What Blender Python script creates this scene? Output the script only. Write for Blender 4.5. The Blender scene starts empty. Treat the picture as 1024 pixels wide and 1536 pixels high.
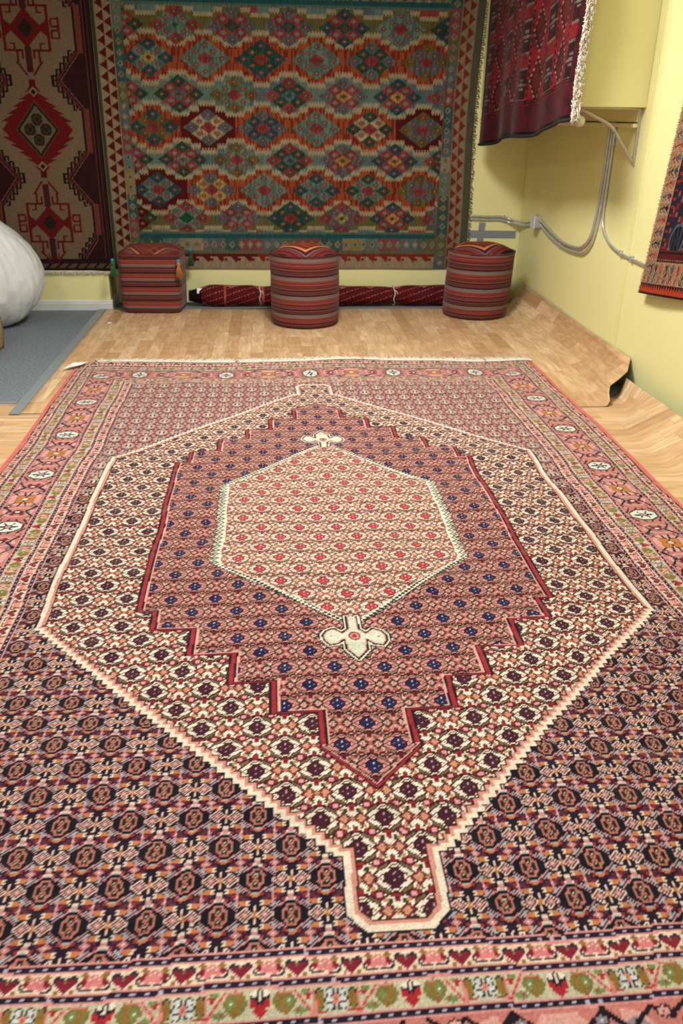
import bpy, bmesh, math, random
import numpy as np
from mathutils import Vector, Matrix

# ----------------------------------------------------------------- carpets: woven patterns, one colour per knot
def hexrgb(*c):
    return np.array(c, dtype=np.float32)

def mute(C, f, k=1.0):
    g = C.mean(-1, keepdims=True)
    return (g + (C-g)*f)*k

def rng_noise(h, w, seed, s=0.06):
    r = np.random.RandomState(seed)
    return 1.0 + r.uniform(-s, s, (h, w, 1)).astype(np.float32)

class Tile:
    """a small repeating canvas of knots; coordinates wrap and mirror left to right"""
    def __init__(s, w, h, col):
        s.w, s.h = w, h
        s.a = np.empty((h, w, 3), np.float32); s.a[:] = col
        s.Y, s.X = np.mgrid[0:h, 0:w].astype(np.float32)
    def d(s, cx, cy):
        dx = (s.X - cx + s.w/2) % s.w - s.w/2
        dy = (s.Y - cy + s.h/2) % s.h - s.h/2
        return dx, dy
    def put(s, m, col): s.a[m] = col
    def dia(s, cx, cy, rx, ry, col, lo=0.0):
        dx, dy = s.d(cx, cy); q = abs(dx)/rx + abs(dy)/ry
        s.put((q <= 1) & (q >= lo), col)
    def rect(s, cx, cy, rx, ry, col):
        dx, dy = s.d(cx, cy); s.put((abs(dx) <= rx) & (abs(dy) <= ry), col)
    def ell(s, cx, cy, rx, ry, col, lo=0.0):
        dx, dy = s.d(cx, cy); q = np.sqrt((dx/rx)**2 + (dy/ry)**2)
        s.put((q <= 1) & (q >= lo), col)
    def seg(s, x0, y0, x1, y1, r, col):
        mx, my = (x0+x1)/2, (y0+y1)/2
        dx, dy = s.d(mx, my); vx, vy = x1-x0, y1-y0; L = max(vx*vx+vy*vy, 1e-6)
        t = np.clip(((dx+vx/2)*vx + (dy+vy/2)*vy)/L, 0, 1)
        q = np.hypot(dx+vx/2-t*vx, dy+vy/2-t*vy)
        s.put(q <= r, col)

def both(T, f):
    f(0, 0); f(T.w/2, T.h/2)

def herati(P):
    """small repeat of the medallion fields: P = palette"""
    T = Tile(36, 40, P['g'])
    def vines(cx, cy):
        for sx in (-1, 1):
            for sy in (-1, 1):
                T.seg(cx+sx*3.4, cy+sy*8.9, cx+sx*9.4, cy+sy*4.6, 1.45, P['k'])
                T.seg(cx+sx*3.8, cy+sy*8.6, cx+sx*8.8, cy+sy*5.0, .7, P['v'])
                T.seg(cx+sx*9.4, cy+sy*4.2, cx+sx*9.8, cy+sy*2.4, .7, P['k'])
                T.ell(cx+sx*10.6, cy+sy*5.8, 1.7, 2.3, P['w'])
                T.ell(cx+sx*13.6, cy+sy*5.0, .8, 1.0, P['o'])
            T.dia(cx+sx*9.0, cy, 1.8, 1.6, P['f']); T.rect(cx+sx*9, cy, .4, .4, P['w'])
    both(T, vines)
    def blobs(cx, cy):
        for sx in (-1, 1):
            T.dia(cx+sx*9, cy+10, 4.0, 4.2, P['k2']); T.rect(cx+sx*9, cy+10, .7, 3.2, P['f']); T.rect(cx+sx*9, cy+10, 3.0, .8, P['f'])
            T.rect(cx+sx*9, cy+10, 1.0, 1.0, P['p'])
    both(T, blobs)
    def pole(cx, cy):
        cx += 18
        for sx in (-1, 1):
            T.dia(cx+sx*4.8, cy, 4.7, 5.6, P['k2']); T.dia(cx+sx*4.8, cy, 4.0, 4.9, P['r']); T.dia(cx+sx*4.8, cy, 2.5, 3.1, P['t']); T.rect(cx+sx*4.8, cy, .4, 1.2, P['o'])
            T.ell(cx+sx*6.1, cy-6.0, 1.3, 1.4, P['o']); T.ell(cx+sx*6.1, cy+6.6, 1.4, 1.5, P['o'])
            T.rect(cx+sx*5.2, cy-8.6, .9, 1.2, P['r2'])
            T.ell(cx+sx*5.6, cy+9.8, 1.3, 1.6, P['k']); T.rect(cx+sx*5.6, cy+9.8, .4, .6, P['w'])
            T.rect(cx+sx*3.3, cy-6.4, 1.1, 1.4, P['gr']); T.rect(cx+sx*3.3, cy-6.4, .4, .5, P['w'])
            T.rect(cx+sx*3.5, cy+6.2, 1.1, 1.5, P['gr']); T.rect(cx+sx*3.5, cy+6.2, .4, .5, P['w'])
            T.ell(cx+sx*2.6, cy-9.9, 1.6, 1.0, P['k2'])
        T.dia(cx, cy, 1.7, 2.2, P['o']); T.rect(cx, cy-3.4, .6, 1.3, P['w']); T.rect(cx, cy+3.6, .6, 1.2, P['w'])
        T.rect(cx, cy-8.0, 1.5, 2.2, P['k2']); T.rect(cx, cy-7.8, 1.1, 1.9, P['r2']); T.rect(cx, cy-5.4, .6, .7, P['gr'])
        T.rect(cx, cy+7.2, 1.2, 1.6, P['r2']); T.ell(cx, cy+9.6, 3.4, 1.8, P['k2']); T.ell(cx, cy+9.5, 2.8, 1.3, P['r2'])
    both(T, pole)
    def med(cx, cy):
        dx, dy = T.d(cx, cy); ax, ay = abs(dx), abs(dy)
        q = np.maximum(ax/5.0 + ay/6.4 - .38, np.maximum(ax/5.1, ay/6.3))
        q2 = np.maximum(ax/6.9 + ay/8.0 - .10, ay/7.9)
        T.put(q2 <= 1.10, P['k']); T.put(q2 <= 1, P['ring']); T.put(q <= 1.0, P['k2']); T.put(q <= .93, P['m'])
        for sy in (-1, 1):
            T.ell(cx, cy+sy*2.7, 1.0, 1.2, P['md']); T.rect(cx+sy*2.6, cy, .4, .4, P['md2'])
        T.rect(cx, cy-2.7, .2, .3, P['m'])
    both(T, med)
    return T.a

def navy_tile(back=False):
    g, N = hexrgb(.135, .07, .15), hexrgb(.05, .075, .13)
    if back: g = hexrgb(.36, .25, .29)  # paler far half: sheen of the leaning pile painted into the ground colour
    S, W, Bl = hexrgb(.73, .42, .35), hexrgb(.86, .76, .68), hexrgb(.60, .66, .70)
    Pk, O, R, Mr = hexrgb(.78, .50, .49), hexrgb(.78, .46, .24), hexrgb(.60, .16, .19), hexrgb(.36, .13, .21)
    G, gl = hexrgb(.08, .14, .10), hexrgb(.62, .76, .62)
    T = Tile(36, 44, g)
    def checks(cx, cy):
        for sx in (-1, 1):
            for sy in (-1, 1):
                T.rect(cx+sx*10.5, cy+sy*10.5, 1.4, 1.3, R); T.rect(cx+sx*7, cy+sy*10.6, 1.2, 1.4, Mr)
                T.rect(cx+sx*3.8, cy+sy*9.6, 1, 1, R); T.rect(cx+sx*9, cy+sy*7.6, 1, 1, Pk)
                T.rect(cx+sx*13.8, cy+sy*9.6, 1, 1.2, Mr); T.rect(cx+sx*12, cy+sy*8.2, .8, .9, R)
                T.rect(cx+sx*11.2, cy+sy*5.6, .7, 1.6, Mr)
            T.dia(cx+sx*9, cy+11, 2.4, 2.4, Pk); T.rect(cx+sx*9, cy+11, .5, .5, W)
            T.rect(cx+sx*9, cy+0, 1.0, 1.2, Pk); T.rect(cx+sx*9, cy+3, .9, .9, Mr); T.rect(cx+sx*9, cy-3, .9, .9, R)
    both(T, checks)
    def tee(cx, cy):
        T.ell(cx, cy+9.8, 2.6, 1.4, W); T.rect(cx, cy+11.4, 1.1, 1.4, Pk); T.rect(cx, cy+13.2, 1.4, .8, W)
        T.ell(cx, cy-9.4, 2.4, 1.6, O); T.rect(cx, cy-11, 1.2, .8, S)
    both(T, tee)
    def pole(cx, cy):
        cx += 18
        T.rect(cx, cy, .4, 5.4, W); T.dia(cx, cy, 2, 2, O)
        for sx in (-1, 1):
            T.dia(cx+sx*4.8, cy, 4.3, 5.0, W); T.dia(cx+sx*4.8, cy, 3.3, 3.9, g); T.dia(cx+sx*4.8, cy, 2.4, 2.8, Pk); T.rect(cx+sx*4.8, cy, .5, .5, W)
            for sy in (-1, 1):
                T.rect(cx+sx*3.1, cy+sy*7, 1.0, 1.5, W); T.rect(cx+sx*3.1, cy+sy*7, .3, .6, G)
                T.rect(cx+sx*6.0, cy+sy*7, 1.6, 1.5, O); T.rect(cx+sx*8.2, cy+sy*7.2, .6, 1, S)
    both(T, pole)
    def med(cx, cy):
        dx, dy = T.d(cx, cy); ax, ay = abs(dx), abs(dy)
        # stepped wings at the four shoulders
        for k, c in enumerate((Bl, N, Pk, N, Bl)):
            lv = 6.4 + 1.15*(4-k)
            m = (ax*.82 + ay > lv+1.0) & (ax*.82 + ay <= lv+2.4) & (ax <= 10.5) & (ay > 2.2) & (ay < 8.8)
            T.put(m, c if k % 2 == 0 else N)
        T.put((ax <= 7.8) & (ay <= 2.4), N)
        def q(rx, ry): return np.maximum(ax/rx, np.maximum(ay/ry, (ax/rx + ay/ry)/1.28))
        T.put(q(8.0, 8.6) <= 1, N)
        T.put((ax <= 1.2) & (ay <= 9.4) & (ay > 8.2), Bl)
        T.put(np.maximum(q(5.4, 6.6), ax/4.7) <= 1, S); T.put((np.maximum(q(5.4, 6.6), ax/4.7) <= .78), Mr*.75); T.put((ax <= .6) & (ay < 6), S); T.put((abs(ax-ay*.6) < .6) & (ay < 5), S)
        for sx in (-1, 1):
            T.ell(cx+sx*2.2, cy, 1.2, 1.5, G)
            T.ell(cx, cy+sx*3.2, 1.1, 1.8, G); T.rect(cx, cy+sx*3.2, .3, .7, gl)
    def med2(cx, cy):
        dx, dy = T.d(cx, cy)
        T.ell(cx, cy, 9.6, 9.4, R); T.put((np.hypot(dx/9.6, dy/9.4) <= 1) & (abs(dy) > 6.5), hexrgb(.52, .42, .42))
        T.ell(cx, cy, 7.6, 8.4, hexrgb(.64, .56, .52)); T.ell(cx, cy, 5.6, 6.4, hexrgb(.74, .60, .55))
        T.rect(cx-2.4, cy, .9, 3.6, G); T.rect(cx+2.4, cy, .9, 3.6, G); T.rect(cx, cy, .8, 5, W); T.rect(cx, cy-4.6, 2.6, .7, W)
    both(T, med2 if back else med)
    return T.a

def sample(tile, u, v):
    h, w, _ = tile.shape
    return tile[np.floor(v).astype(int) % h, np.floor(u).astype(int) % w]

def inpoly(px, py, poly):
    m = np.zeros(px.shape, bool); n = len(poly)
    for i in range(n):
        x0, y0 = poly[i]; x1, y1 = poly[(i+1) % n]
        if y0 == y1: continue
        c = ((y0 > py) != (y1 > py)) & (px < (x1-x0)*(py-y0)/(y1-y0) + x0)
        m ^= c
    return m

def segdist(px, py, pts):
    d = np.full(px.shape, 1e9, np.float32)
    for (x0, y0), (x1, y1) in zip(pts[:-1], pts[1:]):
        vx, vy = x1-x0, y1-y0; L = vx*vx+vy*vy
        t = np.clip(((px-x0)*vx+(py-y0)*vy)/L, 0, 1)
        d = np.minimum(d, np.hypot(px-x0-t*vx, py-y0-t*vy))
    return d

KX, KY = .148/36, .00418
RY0, RY1, RXH = 0.655, 5.495, 1.487      # the big carpet's extent
YC = 3.075

def guard_cream():
    """narrow cream guard with maroon hearts and pink flowers, 26 knots long, 9 wide"""
    c, k, m, p, gr, t = hexrgb(.90, .80, .68), hexrgb(.16, .16, .24), hexrgb(.55, .10, .17), hexrgb(.86, .47, .47), hexrgb(.40, .46, .28), hexrgb(.60, .42, .20)
    T = Tile(26, 10, c)
    for cx in (0,):
        T.seg(cx-6.5, 7, cx-4, 1, .55, k); T.seg(cx+6.5, 7, cx+4, 1, .55, k); T.seg(cx-4, 1, cx, 3, .5, k); T.seg(cx+4, 1, cx, 3, .5, k)
        T.seg(cx-6.5, 7.5, cx-12, 8.4, .5, k); T.seg(cx+6.5, 7.5, cx+12, 8.4, .5, k)
        T.ell(cx-2.4, 4, 2.3, 2, m); T.ell(cx+2.4, 4, 2.3, 2, m); T.dia(cx, 6, 3.8, 3, m); T.rect(cx, 3.5, .4, 1.2, gr)
    for sx in (-1, 1):
        T.ell(sx*8.2, 4.2, 1.3, 2.2, m)
        T.dia(13+sx*4.4, 1, 1.9, 1.6, t); T.dia(sx*3.5, 8.6, 2, 1.2, t)
    for dx, dy in ((-2.2, 2.6), (2.2, 2.6), (-2.6, 5.4), (2.6, 5.4), (0, 4), (0, 1.6)):
        T.ell(13+dx, dy+.5, 1.7, 1.5, p); T.rect(13+dx, dy+.5, .3, .3, c)
    return T.a

def guard_olive():
    """wider guard: red tulips and blue rosettes between olive leaves, 68 knots long, 14 wide"""
    c, k, r, p = hexrgb(.76, .73, .60), hexrgb(.10, .10, .18), hexrgb(.72, .12, .15), hexrgb(.85, .48, .44)
    ol, lg, o, w = hexrgb(.50, .45, .20), hexrgb(.45, .55, .30), hexrgb(.62, .38, .12), hexrgb(.90, .85, .76)
    T = Tile(68, 14, c)
    # tulip at 0
    for sx in (-1, 1):
        T.ell(sx*11, 6, 5.2, 6, ol); T.seg(sx*8, 1, sx*12, 12, .6, o); T.ell(sx*13, 6, 1.6, 2, lg); T.rect(sx*13, 6, .5, .7, w)
        T.ell(sx*18, 11, 3.2, 2, lg); T.rect(sx*17, 10.5, .7, .7, r)
        T.seg(sx*9, .6, sx*16, 1.2, .6, p); T.seg(sx*16, 1.2, sx*23.4, 12.5, .9, p); T.seg(sx*16, 1.2, sx*23.4, 12.5, .3, r)
        T.seg(sx*24.4, 12.5, sx*24.0, 1.0, .8, p); T.dia(sx*21.5, 3, 2.2, 2.6, r); T.ell(sx*20.4, 1.6, 1.8, 1.2, lg)
        T.ell(34+sx*7.4, 6.2, 2.4, 5.8, k); T.ell(34+sx*7.4, 6.2, 2.0, 5.2, ol); T.ell(34+sx*7.8, 6.4, 1.0, 3.6, o)
        T.seg(34+sx*5.5, 11.8, 34+sx*9.6, 12.2, .6, r)
    T.ell(0, 4.5, 4.4, 4.4, k); T.dia(0, 10, 3, 4.4, r); T.ell(-2.8, 6.4, 1.8, 2.4, r); T.ell(2.8, 6.4, 1.8, 2.4, r)
    T.ell(0, 3.4, 2.4, 3.4, k); T.ell(-2.6, 1.8, 1.5, 1.5, w); T.ell(2.6, 1.8, 1.5, 1.5, w); T.rect(0, 3, .3, 2, w)
    for dx, dy in ((-2.6, -3.2), (2.6, -3.2), (-2.6, 3.2), (2.6, 3.2), (-3, 0), (3, 0)):
        T.ell(34+dx, 6.4+dy, 2.4, 2.3, k)
    for dx, dy in ((-2.6, -3.2), (2.6, -3.2), (-2.6, 3.2), (2.6, 3.2), (-3, 0), (3, 0)):
        T.ell(34+dx, 6.4+dy, 1.6, 1.5, hexrgb(.78, .80, .78))
    T.ell(34, 6.4, 1.8, 2.6, p); T.rect(34, 6.4, .5, .9, o)
    return T.a

def main_border(n=128, w=38):
    """salmon main border: white octagon flower, dark lattice, orange flower; n knots long"""
    s, k, wh, o = hexrgb(.78, .44, .40), hexrgb(.12, .07, .12), hexrgb(.82, .86, .80), hexrgb(.78, .45, .14)
    p, gy, m = hexrgb(.86, .60, .56), hexrgb(.55, .50, .54), hexrgb(.52, .10, .17)
    T = Tile(n, w, s); c = (w-1)/2
    def octa(cx, rx, ry, col):
        dx, dy = T.d(cx, c); T.put(np.maximum(abs(dx)/rx, np.maximum(abs(dy)/ry, (abs(dx)/rx+abs(dy)/ry)/1.45)) <= 1, col)
    h = n/2
    # pink grounds round the orange flower and inside the lattice
    octa(h, 17, 17, p); 
    for sx in (-1, 1):
        x = h/2*sx
        T.ell(x, c, 11, 16, p); T.ell(x, c, 9, 13, gy); T.ell(x, c, 7.5, 10.5, s)
        for (a, b, e, f) in ((5, 18, 14, 12), (14, 12, 22, 17), (22, 17, 34, 8), (34, 8, 44, 18), (44, 18, 54, 10), (8, 7, 16, 3), (46, 4, 56, 2)):
            for sy in (-1, 1):
                T.seg(sx*a, c+sy*b, sx*e, c+sy*f, 1.1, k)
        for sy in (-1, 1):
            T.ell(sx*17, c+sy*14.5, 3.4, 3, k); T.ell(sx*17, c+sy*14.5, 2.5, 2.1, p); T.rect(sx*17, c+sy*14.5, .6, .6, m)
            T.ell(sx*46, c+sy*13.5, 3.2, 3, k); T.ell(sx*46, c+sy*13.5, 2.4, 2.2, gy); T.rect(sx*46, c+sy*13.5, .6, .6, wh)
            T.dia(sx*27, c+sy*5, 4, 3, m); T.seg(sx*30, c+sy*15, sx*36, c+sy*16, 1, p)
        T.dia(x, c, 5, 8, k); T.dia(x, c, 3.6, 6, m); T.ell(x, c, 1.5, 2.4, wh)
    octa(0, 12, 15.5, k); octa(0, 10.2, 13.6, wh)
    for a in range(6):
        t = a*math.pi/3 + math.pi/6
        T.seg(2.5*math.cos(t), c+3.5*math.sin(t), 7.5*math.cos(t), c+10*math.sin(t), 1.0, k)
    T.ell(0, c, 3.4, 4.4, k); T.ell(0, c, 2.2, 3, p); T.rect(0, c, .7, .9, m)
    for a in range(4):
        t = a*math.pi/2 + math.pi/4
        T.ell(h+6.5*math.cos(t), c+8*math.sin(t), 5.8, 5.8, k)
    for a in range(4):
        t = a*math.pi/2 + math.pi/4
        T.ell(h+6.5*math.cos(t), c+8*math.sin(t), 5.1, 5.1, o)
    T.dia(h, c, 5, 6, m); T.dia(h, c, 3.6, 4.4, wh); T.rect(h, c, .8, 1, m)
    return T.a

def stair_lim(Y, tipY, baseY, xt, xb, step):
    """half-width of the medallion between the tip (xt at tipY) and the shoulder (xb at baseY), in steps"""
    t = (Y - tipY)/(baseY - tipY)
    n = round(abs(baseY-tipY)/step)
    t = np.floor(t*n + .5)/n
    return xt + (xb - xt)*t

def carpet():
    nx = int(round(2*RXH/KX)); ny = int(round((RY1-RY0)/KY))
    gx = (np.arange(nx+1) - nx/2)*KX; gy = RY0 + np.arange(ny+1)*(RY1-RY0)/ny
    X, Y = np.meshgrid(gx, gy); X = X.astype(np.float32); Y = Y.astype(np.float32)
    # the weaver's hand wobbles
    Xw = X + .0035*np.sin(Y*7.3+1) + .002*np.sin(Y*17+X*5); Yw = Y + .004*np.sin(X*6.1) + .0025*np.sin(X*14+Y*3)
    A = abs(Xw); fold = Yw
    Yf = YC - abs(Yw - YC)                         # folded to the near half
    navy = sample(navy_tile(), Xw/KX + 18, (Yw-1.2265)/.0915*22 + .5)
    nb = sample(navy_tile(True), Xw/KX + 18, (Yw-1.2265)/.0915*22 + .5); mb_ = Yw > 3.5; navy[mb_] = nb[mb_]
    # ---- fields
    cream = sample(herati(dict(g=hexrgb(.90, .85, .76), k=hexrgb(.24, .14, .10), v=hexrgb(.47, .36, .24), w=hexrgb(.93, .88, .78), o=hexrgb(.76, .52, .34),
        k2=hexrgb(.28, .08, .10), f=hexrgb(.55, .16, .24), p=hexrgb(.88, .56, .58), r=hexrgb(.56, .17, .20), t=hexrgb(.82, .58, .42), r2=hexrgb(.60, .12, .13),
        gr=hexrgb(.08, .30, .20), ring=hexrgb(.92, .86, .74), m=hexrgb(.27, .08, .16), md=hexrgb(.70, .58, .60), md2=hexrgb(.6, .45, .45))), Xw/KX+.5, (Yw-1.476)/.0862*20+.5)
    pink = sample(herati(dict(g=hexrgb(.80, .47, .43), k=hexrgb(.16, .13, .12), v=hexrgb(.60, .42, .34), w=hexrgb(.86, .70, .62), o=hexrgb(.80, .36, .30),
        k2=hexrgb(.18, .08, .10), f=hexrgb(.80, .62, .56), p=hexrgb(.50, .20, .20), r=hexrgb(.22, .20, .17), t=hexrgb(.84, .62, .56), r2=hexrgb(.42, .08, .10),
        gr=hexrgb(.30, .36, .28), ring=hexrgb(.90, .56, .52), m=hexrgb(.10, .095, .27), md=hexrgb(.72, .70, .80), md2=hexrgb(.5, .45, .6))), Xw/KX+.5, (Yw-1.987)/.0845*20+.5)
    hexf = sample(herati(dict(g=hexrgb(.90, .80, .70), k=hexrgb(.34, .30, .26), v=hexrgb(.60, .46, .36), w=hexrgb(.90, .86, .80), o=hexrgb(.76, .48, .34),
        k2=hexrgb(.40, .16, .14), f=hexrgb(.70, .36, .30), p=hexrgb(.9, .7, .6), r=hexrgb(.66, .40, .30), t=hexrgb(.88, .70, .60), r2=hexrgb(.58, .26, .20),
        gr=hexrgb(.40, .42, .36), ring=hexrgb(.93, .85, .76), m=hexrgb(.70, .20, .22), md=hexrgb(.90, .70, .66), md2=hexrgb(.9, .7, .66))), Xw/KX+.5, (Yw-2.506)/.086*20+.5)
    C = navy.copy()
    def put(m, col): C[m] = col
    # ---- large cream medallion: hexagon with stepped gables and a neck at each end
    kx = KX
    def outer(off):
        """inside the big medallion's outline drawn in by off knots"""
        Ys = Yf - off*.72*KY
        g = np.where(Ys > 2.335, 1.008 - off*.25*kx, stair_lim(Ys, 1.372, 2.335, .128, 1.008, .0205))
        m = (A < g - off*.72*kx) & (Ys >= 1.372)
        n = (Ys < 1.372) & (A < .1065 - off*.9*kx) & (Yf > 1.172 + off*KY*.9) & ((Yf > 1.215 + off*KY*.4) | (A < .1065 - off*.9*kx - (1.215 + off*.4*KY - Yf)*.85))
        return m | n
    put(outer(-1.2), hexrgb(.13, .08, .15))
    put(outer(0), hexrgb(.89, .83, .73))
    put(outer(4.0), hexrgb(.84, .54, .46))
    put(outer(6.6), hexrgb(.30, .12, .12))
    m_in = outer(7.8)
    C[m_in] = cream[m_in]
    # ---- inner pink medallion, large steps
    lv = [(2.417, .703), (2.30, .652), (2.150, .523), (2.005, .388), (1.867, .265), (1.722, .135)]
    lv2 = [(3.751, .709), (3.881, .655), (4.043, .523), (4.19, .392), (4.343, .267), (4.481, .140)]
    def lim_in(Yv, off):
        L = np.full(Yv.shape, -1.0, np.float32)
        L = np.where((Yv >= lv[0][0]+off*.45) & (Yv <= lv2[0][0]-off*.45), lv[0][1]-off, L)
        for (ya, _), (yb, xb) in zip(lv[:-1], lv[1:]):
            L = np.where((Yv < ya+off*.45) & (Yv >= yb+off*.45), xb-off, L)
        for (ya, _), (yb, xb) in zip(lv2[:-1], lv2[1:]):
            L = np.where((Yv > ya-off*.45) & (Yv <= yb-off*.45), xb-off, L)
        L = np.where((Yv < lv[-1][0]+off*.45), (Yv-1.562-off*.8)/(.16)*.135, L)
        L = np.where((Yv > lv2[-1][0]-off*.45), (4.607-off*.8-Yv)/(.126)*.14, L)
        return L
    def band(a, col):
        L = lim_in(Yw, a*kx); put((A < L) & m_in, col)
    for a, col in ((0, hexrgb(.12, .07, .10)), (1.7, hexrgb(.66, .12, .17)), (4.6, hexrgb(.12, .07, .10)), (6.2, hexrgb(.88, .62, .56))):
        band(a, col)
    Lin = lim_in(Yw, 7.6*kx); m = A < Lin; C[m] = pink[m]
    # ---- centre hexagon
    def hexlim(off):
        L = np.where((Yw > 2.73) & (Yw < 3.463), .470, -1)
        L = np.where(Yw <= 2.73, .045 + (Yw-2.335)/(2.73-2.335)*.425, L)
        L = np.where(Yw >= 3.463, .045 + (3.915-Yw)/(3.915-3.463)*.425, L)
        L = np.where((Yw < 2.335) | (Yw > 3.915), -1, L)
        return L - off
    side = (Yw > 2.73) & (Yw < 3.463)
    zig = abs(((Yw/KY) % 8) - 4)*1.15*kx
    wh, bk, gn = hexrgb(.86, .86, .76), hexrgb(.10, .10, .10), hexrgb(.38, .55, .42)
    for a, col in ((0, bk), (1.4, wh), (3.0, gn), (4.2, bk), (5.4, hexrgb(.92, .84, .74))):
        put(side & (A < .47 + .012 - zig - a*kx), col)
    ck = ((np.floor(Xw/(3*kx)) + np.floor(Yw/(3*KY))) % 2) == 0
    hl = hexlim(0) - A
    put(~side & (hl > 0), bk); put(~side & (hl > 1.2*kx) & ck, wh); put(~side & (hl > 1.2*kx) & ~ck, hexrgb(.16, .18, .16)); put(~side & (hl > 7*kx), hexrgb(.9, .82, .72))
    m = np.where(side, A < .482 - 4.6*kx - 6.6*kx - 0*zig, hl > 8.4*kx); m &= np.where(side, A < .47+.012-zig-6.4*kx, True)
    C[m] = hexf[m]
    # ---- the two crosses at the hexagon's tips
    cr = [(.0, 2.36), (.017, 2.36), (.019, 2.285), (.038, 2.262), (.062, 2.288), (.088, 2.272), (.102, 2.245), (.100, 2.215), (.084, 2.188), (.056, 2.196), (.036, 2.222), (.033, 2.165), (.0, 2.112), (0, 2.36)]
    for mir in (0, 1):
        Yc2 = Yw if not mir else 6.252 - Yw
        box = (A < .13) & (Yc2 > 2.08) & (Yc2 < 2.38)
        ii = np.where(box); px, py = A[ii], Yc2[ii]
        ins = inpoly(px, py, [(-.01, 2.36)]+cr[1:-2]+[(-.01, 2.105)]); d = segdist(px, py, cr[1:-1])
        col = C[ii]
        col[(d < .009)] = bk
        col[(d < .009) & (d > .0035) & ~ins] = wh
        col[(d < .013) & (d >= .009) & ~ins] = bk
        col[ins] = hexrgb(.80, .82, .72)
        col[ins & (d < .0075)] = hexrgb(.88, .60, .52)
        col[ins & (d < .0035)] = hexrgb(.15, .2, .15)
        q = np.hypot(px/.019, (py-2.243)/.025)
        col[q < 1] = hexrgb(.5, .1, .12); col[q < .75] = hexrgb(.85, .5, .45); col[q < .4] = hexrgb(.6, .12, .15)
        col[np.hypot(px-.075, py-2.24) < .0035] = bk
        C[ii] = col
    # ---- borders
    bx = A - 1.068                                # outward distances from the field's edge
    tb = np.interp(Yw-5.008, [-9, 0, .125, .290, .487], [-9, 0, 34.8*KX, 69*KX, 98*KX])
    tf = np.interp(1.146-Yw, [-9, 0, .159, .324, .491], [-9, 0, 34.8*KX, 69*KX, 98*KX])
    by = np.maximum(tf, tb)
    oy = by > bx
    b = np.where(oy, by, bx)/kx                   # knots outward
    along = np.where(oy, Xw, Yw - YC)/kx
    navyk, pk = hexrgb(.12, .09, .17), hexrgb(.86, .54, .52)
    dots = (np.floor(along/1.6) % 2 == 0)
    def stripe(b0):                               # pink, dotted navy, pink line
        put((b >= b0) & (b < b0+.9), pk); put((b >= b0+.9) & (b < b0+3.6), navyk)
        put((b >= b0+1.8) & (b < b0+2.8) & (np.floor(along/2) % 3 == 0), hexrgb(.70, .66, .74)); put((b >= b0+3.6) & (b < b0+4.6), pk)
    gc, go, mb = guard_cream(), guard_olive(), main_border()
    def bandt(b0, b1, tile, shift=0):
        h = tile.shape[0]; m = (b >= b0) & (b < b1)
        v = (b[m]-b0)/(b1-b0)*h
        C[m] = sample(tile, along[m] + shift + .5, np.clip(v, 0, h-.01))
    put(b > 0, navyk)
    stripe(0)
    bandt(4.6, 13.4, gc); stripe(13.4)
    bandt(18, 30.2, go); stripe(30.2)
    put((b >= 34.8) & (b < 100), mb[0, 0])
    bandt(34.8, 69, mb[:, :], 0)
    stripe(69)
    bandt(73.6, 83.5, go, 20); stripe(83.5)
    bandt(88, 96, gc); put(b >= 96, navyk); put((b >= 97.6) & ~oy, hexrgb(.86, .40, .36))
    C = C*rng_noise(ny+1, nx+1, 3, .075)
    # slight colour change between dye lots, row by row
    r = np.random.RandomState(5); ab = np.convolve(r.uniform(-1, 1, ny+1), np.ones(9)/9, 'same')*.07
    C *= (1+ab)[:, None, None]
    return X, Y, np.clip(mute(C, .83), 0, 1)

# ---- the flat-woven kilim on the back wall
KC = dict(T=(.10, .36, .38), L=(.42, .56, .48), G=(.12, .36, .24), R=(.72, .21, .22), O=(.48, .42, .16), C=(.80, .68, .48), B=(.36, .46, .47), Y=(.78, .62, .28), M=(.42, .06, .06))
KROWS = [(2.106, 1, ['GRL', 'RLL', 'BRG', 'BRT', 'TRG', 'LLR', 'GTR']),
         (1.883, 0, ['TLY', 'LLR', 'TGR', 'LLR', 'BGR', 'OBR']),
         (1.629, 1, ['GRY', 'GRB', 'OLR', 'RGB', 'BRY', 'TRY', 'RBR']),
         (1.391, 0, ['TOR', 'BCR', 'BTR', 'LLR', 'GCR', 'OBR']),
         (1.151, 1, ['GRY', 'GRL', 'OLR', 'RGB', 'BRY', 'TRY', 'RGY']),
         (.920, 0, ['TLR', 'BYR', 'LLR', 'TLB', 'GLR', 'OBR']),
         (.700, 1, ['GMR', 'RLG', 'BRL', 'TGR', 'RBY', 'TRY', 'RBR'])]

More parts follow.
